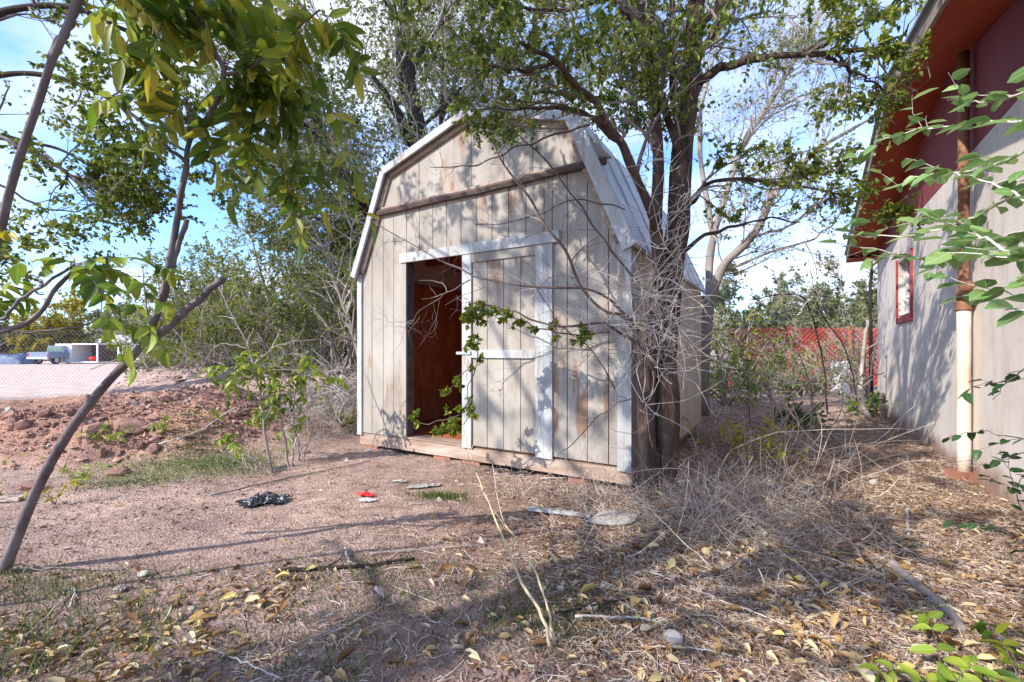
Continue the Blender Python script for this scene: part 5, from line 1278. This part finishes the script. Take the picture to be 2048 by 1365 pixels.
def lowcover(px, py, sx, sy, n, m, label, l=.02):
    c_ = G(px, py); x = rng.normal(c_[0], sx, n); y = rng.normal(c_[1], sy, n); t = rng.uniform(0, 6.28, n)
    pos = np.c_[x, y, gh(x, y) + rng.random(n) * .05]
    o = obj('ground_cover', *leaves(pos, np.c_[np.cos(t), np.sin(t), rng.normal(0, .3, n)], unit(rng.normal(0, .4, (n, 3)) + [0, 0, 1]), l * rng.uniform(.6, 1.3, n), l * .7), m); props(o, label, 'ground cover', kind='stuff')
lowcover(400, 915, .5, .35, 2600, leafmat('pale_cover', [(.22, .27, .08), (.38, .42, .18)]), 'patch of pale green creeping weeds in front of the berm')
lowcover(290, 960, .4, .15, 900, MATS['pale_cover'], 'creeping weeds at the edge of the mound')

# sticks on the ground, each one a thing
def stick(pts, r0, m, label, name='fallen_stick', cat='stick', side=0, lift=.015, ends=.6):
    w = [G(q[0], q[1], lift) if len(q) == 2 else G(q[0], q[1], q[2]) for q in pts]
    p = spline(w, 20, .003); R_ = np.linspace(r0, r0 * ends, 20); r = empty(name, w[0], label, cat, 'fallen sticks')
    obj('stalk', *tubes([p], [R_], 8), m, r, True)
    if side:
        q, rq = spawn(np.array([p]), np.array([R_]), side, .25, K=6, rmin=.0012, up=.2); q[:, :, 2] = np.maximum(q[:, :, 2], gh(q[:, :, 0], q[:, :, 1]) + .004)
        for a_, b_ in zip(q, rq): obj('side_twig', *tubes([a_], [b_], 4), m, r)
M_yst = mat('dry_yellow_stalk', [(.38, .28, .16), (.58, .46, .30)], 8, .7)
# standing dry stalk: rises from its foot on the ground towards the shed sill
def stalk_up(pts, r0, label):
    p = spline([P(*q) for q in pts], 26, .003); r = empty('dry_stalk', p[0], label, 'stalk', 'bent dry stalks'); obj('stem', *tubes([p], [np.linspace(r0, r0 * .5, 26)], 8), M_yst, r, True)
    q, rq = spawn(np.array([p]), np.array([np.linspace(r0, r0 * .5, 26)]), 6, .25, K=5, rmin=.001); obj('twigs', *tubes(q, rq, 3), M_yst, r)['kind'] = 'stuff'
g0 = G(1102, 1300)
stalk_up([(1102, 1300, g0[1]), (1085, 1235, g0[1] + .05), (1040, 1160, g0[1] + .25), (1000, 1060, g0[1] + .6), (962, 970, g0[1] + 1.1), (935, 890, g0[1] + 1.6), (925, 840, g0[1] + 1.8)], .008, 'long bent yellow stalk rising from the foreground toward the doorway')
stalk_up([(1110, 1290, g0[1] + .02), (1095, 1215, g0[1] + .12), (1055, 1110, g0[1] + .4), (1005, 1035, g0[1] + .8), (985, 930, g0[1] + 1.3)], .006, 'shorter bent yellow stalk beside the long one')
stick([(550, 1148), (650, 1142), (740, 1136), (830, 1122)], .013, M_bark_dark, 'black weathered stick lying left of centre', side=3)
stick([(740, 1112), (830, 1106), (930, 1096), (990, 1092)], .006, M_bark_grey, 'thin grey stick just above the black stick', side=2)
stick([(1110, 1235), (1200, 1215), (1290, 1200)], .006, M_bark_dark, 'thin dark stick right of the bent stalk', side=2)
stick([(1150, 1240), (1250, 1242), (1330, 1250)], .007, M_pale, 'pale peeled stick in the right foreground', side=0)
stick([(1560, 880), (1640, 860), (1700, 905), (1745, 920), (1690, 935)], .02, M_bark_grey, 'thick curved grey branch lying between tree and building', side=5)
stick([(1300, 1150), (1450, 1210), (1600, 1265), (1700, 1290)], .004, M_deadtwig, 'long thin pale twig across the right foreground', side=4)
stick([(310, 895), (400, 865), (480, 815), (570, 800), (620, 795)], .014, M_deadtwig, 'long pale branch lying down the berm slope', side=5)
stick([(420, 995), (520, 972), (620, 950), (740, 925)], .009, M_bark_grey, 'half buried brown branch across the clearing', side=3)
stick([(1080, 960), (1200, 955), (1330, 935), (1420, 900)], .006, M_deadtwig, 'pale twig lying in front of the shed corner', side=4)
stick([(0, 1148), (100, 1142), (250, 1143)], .006, M_bark_grey, 'thin stick at the left edge near the leaning stem', side=3)
stick([(140, 1220), (150, 1185), (95, 1240), (30, 1300)], .005, M_deadtwig, 'crooked pale twig among the yellow leaves', side=2)
stick([(560, 1310), (660, 1270), (760, 1225), (800, 1210)], .004, M_bark_grey, 'thin grey twig at the bottom centre', side=4)
stick([(380, 1290), (480, 1330), (560, 1365)], .004, M_deadtwig, 'short pale twig near the bottom edge left of centre', side=2)
stick([(1290, 1300), (1420, 1310), (1500, 1330)], .004, M_pale, 'white stick among the leaves at the bottom right', side=0)
stick([(1780, 1130), (1830, 1175), (1880, 1215), (1930, 1270)], .03, M_bark_grey, 'thick weathered grey limb lying in the right foreground', side=3)
stick([(1640, 1150), (1720, 1190), (1790, 1240)], .010, M_bark_grey, 'grey stick beside the weathered limb', side=4)
stick([(1815, 1020), (1815, 1050), (1817, 1075)], .014, M_pale, 'short pale stub of wood on the litter by the wall')
stick([(680, 1265), (710, 1250), (735, 1235)], .006, M_yst, 'curled tan leaf stalk in the bottom centre')
stick([(690, 1100), (700, 1130), (740, 1140)], .007, M_pale, 'hooked pale twig on the black stick')

# debris
g_ = G(1118, 1032); V, F = box(-.24, .24, -.03, .03, 0, .018); V[:, 0] += 0
c_, s_ = math.cos(-.35), math.sin(-.35); V = np.c_[V[:, 0] * c_ - V[:, 1] * s_, V[:, 0] * s_ + V[:, 1] * c_, V[:, 2]] + g_ + [0, 0, .02]
V += rng.normal(0, .004, V.shape)
o = obj('wood_strip', V, F, M_trim); props(o, 'white painted strip of wood lying in front of the shed', 'board')
g_ = G(1225, 1045); V, F = rock_geo(.17, 33, 3, .35); V[:, 0] *= 1.35; V[:, 2] *= .7; o = obj('concrete_chunk', V + g_ + [0, 0, .03], F, mat('grey_concrete', [(.30, .26, .23), (.46, .41, .37)], 6, .9, .4, 30)); props(o, 'flat grey chunk of concrete at the foot of the big tree', 'concrete')
g_ = G(15, 1003); V, F = box(-.22, .12, -.05, .05, 0, .03); c_, s_ = math.cos(.15), math.sin(.15); V = np.c_[V[:, 0] * c_ - V[:, 1] * s_, V[:, 0] * s_ + V[:, 1] * c_, V[:, 2]] + g_ + [0, 0, .01]
o = obj('plank', V, F, mat('pale_plank', [(.42, .30, .22), (.58, .46, .36)], 6, .8, .3, 20, stretch=(.3, 2, 2))); props(o, 'short pale plank lying at the left edge of the mound', 'plank')
def crumple(px, py, sx, sy, h, m, name, label, cat, seed, n=26, rot=0.0, tear=.25):
    c_ = G(px, py); u = np.linspace(-1, 1, n); X, Y_ = np.meshgrid(u, u, indexing='ij')
    r = np.hypot(X, Y_); ed = 1 + .45 * fbm(np.arctan2(Y_, X) * 1.3 + seed, r * 0, 1.2, 3, seed)
    k = np.maximum(np.abs(X), np.abs(Y_)) / (r + 1e-6); xx = X * k * ed * sx; yy = Y_ * k * ed * sy
    z = h * np.abs(fbm(X * 2 + seed, Y_ * 2, 1.4, 4, seed + 5)) * 2.6 * np.clip(1.3 - r, 0.1, 1) + .016
    cs, sn = math.cos(rot), math.sin(rot); wx_, wy_ = xx * cs - yy * sn + c_[0], xx * sn + yy * cs + c_[1]
    V = np.stack([wx_, wy_, gh(wx_, wy_) + z], -1).reshape(-1, 3); V = np.vstack([V, V - [0, 0, .004]])
    i = np.arange(n - 1)[:, None]; j = np.arange(n - 1)[None]; q = np.stack([i * n + j, (i + 1) * n + j, (i + 1) * n + j + 1, i * n + j + 1], -1).reshape(-1, 4)
    o = obj(name, V, [np.vstack([q, q[:, ::-1] + n * n])], m); props(o, label, cat)
M_blk = mat('black_plastic', [(.008, .008, .010), (.03, .03, .035)], 20, .28, .3, 60, spec=.6)
crumple(528, 1006, .20, .12, .055, M_blk, 'plastic_bag', 'crumpled torn black plastic bag on the bare soil', 'bag', 3, rot=.3)
crumple(733, 994, .085, .035, .02, mat('red_plastic', [(.55, .01, .012), (.75, .02, .02)], 8, .4), 'plastic_scrap', 'small bright red scrap of plastic on the bare soil', 'scrap', 6, rot=-.2)
crumple(735, 1004, .08, .04, .015, mat('clear_wrap', [(.45, .40, .37), (.62, .57, .54)], 20, .3), 'wrapper', 'crumpled pale wrapper under the red scrap', 'wrapper', 9)
crumple(850, 975, .15, .05, .015, M_pale, 'paper_scrap', 'flattened whitish scrap in front of the doorway', 'scrap', 11, rot=.4)
crumple(800, 965, .08, .04, .012, M_pale, 'paper_scrap', 'smaller whitish scrap left of the flattened one', 'scrap', 12, rot=.2)
crumple(243, 1183, .03, .03, .02, M_pale, 'paper_scrap', 'white chip near the yellow leaves at lower left', 'scrap', 13)
crumple(1600, 1245, .0, .0, .0, M_pale, 'paper_scrap', 'x', 'scrap', 14) if False else None
for k, (px, py, r, lab) in enumerate([(1232, 1148, .022, 'pale round stone in the sun right of the bent stalk'), (1290, 1178, .026, 'larger pale stone below the round one'), (1120, 1180, .024, 'pale stone near the two bent stalks'), (1350, 1282, .05, 'big pale pebble at the bottom right'), (1525, 1070, .04, 'whitish stone at the edge of the brush pile'),
                                  (1748, 968, .05, 'grey stone on the litter toward the beige wall'), (290, 1153, .04, 'flat pale stone on the dark soil at left'), (385, 1220, .022, 'small pale stone on the dark soil'), (737, 905, .05, 'white lump beside the left corner of the shed')]):
    c_ = G(px, py); V, F = rock_geo(r, 60 + k, 2, .6); o = obj('pale_stone', V + c_ + [0, 0, r * .3], F, M_pale); props(o, lab, 'stone', 'pale stones on the ground')

# ------------------------------------------------------------------ red fence, yard fence and things far off
RY = 14.5
M_redf = mat('faded_red_paint', [(.26, .05, .035), (.42, .085, .055), (.56, .18, .12)], .8, .7, .2, 20, coords='World')
rf = empty('red_fence', (7.2, RY, 0), 'faded red slatted fence across the gap between shed and building', 'fence')
z1 = 2.0; x0, x1 = 6.9, 12.6
obj('backing', *box(x0, x1, RY + .05, RY + .07, .15, z1 - .03), M_redf, rf)
sl = []
for k in np.arange(x0 - z1, x1, .15):
    a0 = max(k, x0); a1 = min(k + z1 - .1, x1)
    if a1 - a0 < .1: continue
    sl.append([np.array([a0, RY - .01, .1 + (a0 - k)]), np.array([a1, RY - .01, .1 + (a1 - k)])])
def bars(pairs, w, t):
    g = []
    for a, b in pairs:
        d_ = unit(b - a); n_ = np.array([-d_[2], 0, d_[0]]) * w / 2; y_ = np.array([0, t / 2, 0])
        g.append((np.array([a - n_ - y_, a + n_ - y_, a + n_ + y_, a - n_ + y_, b - n_ - y_, b + n_ - y_, b + n_ + y_, b - n_ + y_]), [np.array([[0, 1, 2, 3], [7, 6, 5, 4], [0, 4, 5, 1], [1, 5, 6, 2], [2, 6, 7, 3], [3, 7, 4, 0]])]))
    return cat_geo(g)
obj('slats', *bars(sl, .045, .012), M_redf, rf)['kind'] = 'stuff'
sl2 = []
for k in np.arange(x0 - z1, x1, .075):
    t0_ = rng.uniform(0, 1.0); t1_ = t0_ + rng.uniform(.25, .8)
    a0 = max(k + t0_, x0); a1 = min(k + min(t1_, z1 - .15), x1)
    if a1 - a0 > .1: sl2.append([np.array([a0, RY - .035, z1 - .05 - (a0 - k)]), np.array([a1, RY - .035, z1 - .05 - (a1 - k)])])
M_fadedw = mat('faded_pink_slat', [(.45, .26, .22), (.66, .52, .48)], 3, .8)
obj('cross_slats', *bars(sl2, .018, .008), M_fadedw, rf)['kind'] = 'stuff'
for x in np.arange(x0, x1, 1.9): obj('post', *box(x - .04, x + .04, RY - .13, RY - .05, -.1, z1 + .05), M_redf, rf)
obj('rail', *box(x0, x1, RY + .075, RY + .11, z1 - .10, z1 - .04), M_redf, rf)
# white building bits beyond the fence
def simple_house(px, Y, w, d, h, m, mr, name, label, cat, door=True):
    c_ = np.array(gp(px, Y)); r = empty(name, c_, label, cat)
    obj('walls', *[v for v in (lambda g: (g[0] + c_, g[1]))(box(-w / 2, w / 2, 0, d, -.2, h))], m, r)
    g = prism([(-w / 2 - .2, h + .003), (w / 2 + .2, h + .003), (w / 2, h + .3), (0, h + .8), (-w / 2, h + .3)], -.2, d + .2); obj('roof', g[0] + c_, g[1], mr, r)
    if door:
        g = box(-w * .3, -w * .15, -.03, -.002, 0, h * .75); obj('door', g[0] + c_, g[1], M_edge, r)
        g = box(w * .1, w * .3, -.03, -.002, h * .4, h * .75); obj('window', g[0] + c_, g[1], M_darkwood, r)
M_white = mat('white_paint', [(.66, .66, .65), (.78, .78, .77)], 4, .7)
simple_house(1655, 32, 3.0, 4, 2.6, M_white, M_roofm, 'white_house', 'small white house beyond the red fence', 'house')
simple_house(238, 50, 4.5, 4, 2.2, M_white, M_roofm, 'white_shed', 'low white shed right of the open container', 'shed')
g = box(-.15, .15, 0, .4, 0, .95); c_ = np.array(gp(1690, 13.6)); r = empty('white_box', c_, 'small white cabinet standing before the red fence', 'cabinet')
obj('cabinet', g[0] + c_, g[1], M_white, r); g = box(-.13, .13, -.02, -.002, .08, .9); obj('door', g[0] + c_, g[1], M_roofm, r)
for px, Y, w, lab in [(1530, 13.5, 1.4, 'grey green bush left along the foot of the red fence'), (1600, 13.2, 1.6, 'pale bush in the middle of the red fence foot'), (1440, 12, 1.4, 'green bush by the far shed corner')]:
    shrub('bush', lab, 'bush', gp(px, Y), .95, w, 16, 120, 700, (2600, .08, .045, M_leafg if px != 1440 else M_leafo), group='bushes at the foot of the red fence')

for px, Y, h, w, m, lab in [(1450, 10.5, 2.3, 1.6, M_leafyg, 'yellow green shrub behind the far shed corner'), (1530, 11.5, 2.4, 1.6, M_leafm, 'loose shrub in front of the left end of the red fence'), (1600, 12.6, 1.7, 1.4, M_leafm, 'thin shrub before the middle of the red fence'), (1722, 11.0, 2.3, 1.1, M_leafm, 'olive shrub beside the pale leaning trunk')]:
    shrub('shrub', lab, 'shrub', gp(px, Y), h, w, 9, 90, 520, (1500 if px < 1580 else 450, .10, .05, m), group='shrubs in the gap before the red fence')
for px, Y, h, m, lab in [(620, 7.6, 1.9, M_leafyg, 'sunlit yellow green shrub on the near berm slope'), (440, 9.0, 1.6, M_leafyg, 'sunlit shrub on the left crest of the berm'), (520, 10.2, 1.9, M_leafyg, 'bright shrub on the berm behind the slim saplings'), (350, 9.4, 1.2, M_leafyg, 'low bright shrub on the left shoulder of the berm')]:
    shrub('shrub', lab, 'shrub', gp(px, Y), h, 1.2, 9, 90, 480, (1500, .085, .038, m), group='sunlit shrubs on the berm')
# open white container in the yard
c_ = np.array(gp(153, 44)); r = empty('open_container', c_, 'open sided white cargo box with red things inside across the yard', 'container')
def cb(nm, g, m): obj(nm, g[0] + c_, g[1], m, r)
cb('end_panel', box(-2.05, -.45, 0, 2.2, .1, 1.95), M_white); cb('roof_panel', box(-.448, 2.05, 0, 2.2, 1.85, 1.98), M_white); cb('floor_panel', box(-.448, 2.05, 0, 2.2, .1, .22), M_white)
cb('side_post', box(1.93, 2.05, 0, .12, .222, 1.848), M_white); cb('back_panel', box(-.448, 2.05, 2.1, 2.2, .222, 1.848), M_darkwood); cb('side_panel', box(1.95, 2.05, .122, 2.098, .222, 1.848), M_darkwood)
c2 = c_ + [1.0, .5, .22]; g = rock_geo(.55, 12, 2, .6); o = obj('red_bundle', g[0] + c2 + [0, .3, .25], g[1], MATS['red_plastic']); props(o, 'red bundle lying inside the open white container', 'bundle')
# parked pickup seen from behind
c_ = np.array(gp(76, 42)); r = empty('pickup_truck', c_, 'old pickup truck with green cab glass parked left of the white container', 'truck')
M_tb = mat('blue_grey_truck_paint', [(.16, .21, .30), (.26, .32, .42)], 3, .4); M_tyre = mat('tyre_rubber', [(.015, .015, .015), (.03, .03, .03)], 10, .9); M_tgl = mat('green_glass', [(.05, .13, .11), (.10, .2, .18)], 3, .1, spec=.8)
def tb(nm, g, m, par=None): return obj(nm, g[0] + c_, g[1], m, par or r)
V, F = prism([(-.95, .55), (.95, .55), (.98, .8), (.95, 1.15), (-.95, 1.15), (-.98, .8)], 0, 4.6); tb('body', (V, F), M_tb)
V, F = prism([(-.85, 1.153), (.85, 1.153), (.68, 1.75), (-.68, 1.75)], 1.6, 3.2); tb('cab', (V, F), M_tb)
V, F = prism([(-.74, 1.2), (.74, 1.2), (.62, 1.65), (-.62, 1.65)], 1.57, 1.597); tb('rear_window', (V, F), M_tgl)
tb('bumper', box(-.95, .95, -.12, -.003, .5, .68), M_roofm)
for sx in (-.9, .9): tb('tail_light', box(sx - .06, sx + .06, -.02, -.002, .75, 1.0), MATS['red_plastic'])
for sx in (-.82, .82):
    for sy in (.8, 3.7):
        V, F = tubes([[(sx - .12, sy, .36), (sx, sy, .36), (sx + .12, sy, .36)]], [np.full(3, .36)], 16); w_ = tb('wheel', (V, F), M_tyre)
        V, F = tubes([[(sx - .125, sy, .36), (sx + .125, sy, .36)]], [np.full(2, .2)], 12); tb('rim', (V, F), M_roofm, w_)
# blue tarpaulin covered rows
M_tarp = mat('blue_tarpaulin', [(.02, .03, .07), (.07, .10, .18), (.18, .22, .30)], 1.5, .6, .8, 6)
for k, (px, Y, w, h, lab) in enumerate([(18, 43, 3.4, 1.05, 'blue tarpaulin covered heap at the left edge of the yard'), (47, 45, 1.5, 1.15, 'smaller blue covered heap next to the truck')]):
    c_ = np.array(gp(px, Y)); u = np.linspace(-1, 1, 24); X, Y_ = np.meshgrid(u, u, indexing='ij'); z = h * (1 - np.abs(X) ** 5) * (1 - np.abs(Y_) ** 4) ** .5 * (.85 + .15 * fbm(X * 2, Y_ * 2, 1.5, 3, k))
    V = np.stack([X * w / 1.6, Y_ * .9, z - .02], -1).reshape(-1, 3) + c_; i = np.arange(23)[:, None]; j = np.arange(23)[None]; q = np.stack([i * 24 + j, (i + 1) * 24 + j, (i + 1) * 24 + j + 1, i * 24 + j + 1], -1).reshape(-1, 4)
    o = obj('tarpaulin', V, [q], M_tarp, None, True); props(o, lab, 'tarpaulin', 'blue covered heaps')

# chain link fence across the left
FY = 11.6
cl = empty('chain_link_fence', (-13, FY, 0), 'thin wire chain link fence between the dirt mound and the yard', 'fence')
M_wire = mat('galvanised_wire', [(.35, .36, .37), (.55, .56, .57)], 10, .45, metallic=.6)
fx0, fx1, fh = -14.5, -3.4, 1.75; st = .11; W_ = []
for k in np.arange(fx0 - fh, fx1, st):
    for s in (1, -1):
        a0 = max(k, fx0); a1 = min(k + fh, fx1)
        if a1 <= a0: continue
        za, zb = (a0 - k), (a1 - k)
        if s < 0: za, zb = fh - za, fh - zb
        W_.append([(a0, FY + .006 * s, .05 + za), (a1, FY + .006 * s, .05 + zb)])
W_ = np.array(W_); obj('wire_mesh', *tubes(W_, np.full(W_.shape[:2], .0024), 3, False), M_wire, cl)['kind'] = 'stuff'
for x in np.arange(fx0, fx1 + .1, 5.55): obj('post', *tubes([[(x, FY, -.1), (x, FY, 1.0), (x, FY, fh + .12)]], [np.full(3, .016)], 8), M_bark_grey, cl, True)
# overhead cables above the yard
for k, (y0_, Y) in enumerate([(553, 34), (645, 30), (655, 30), (668, 36)]):
    p = np.array([P(-500 + 100 * i, y0_ + 3 * ((i - 7) ** 2) / 12, Y) for i in range(14)])
    o = obj('overhead_cable', *tubes([p], [np.full(14, .02)], 5), M_bark_dark); props(o, ['highest cable crossing the sky above the yard', 'upper of the close pair of cables above the container', 'lower of the close pair of cables above the container', 'lowest cable passing in front of the distant trees'][k], 'cable', 'overhead cables')
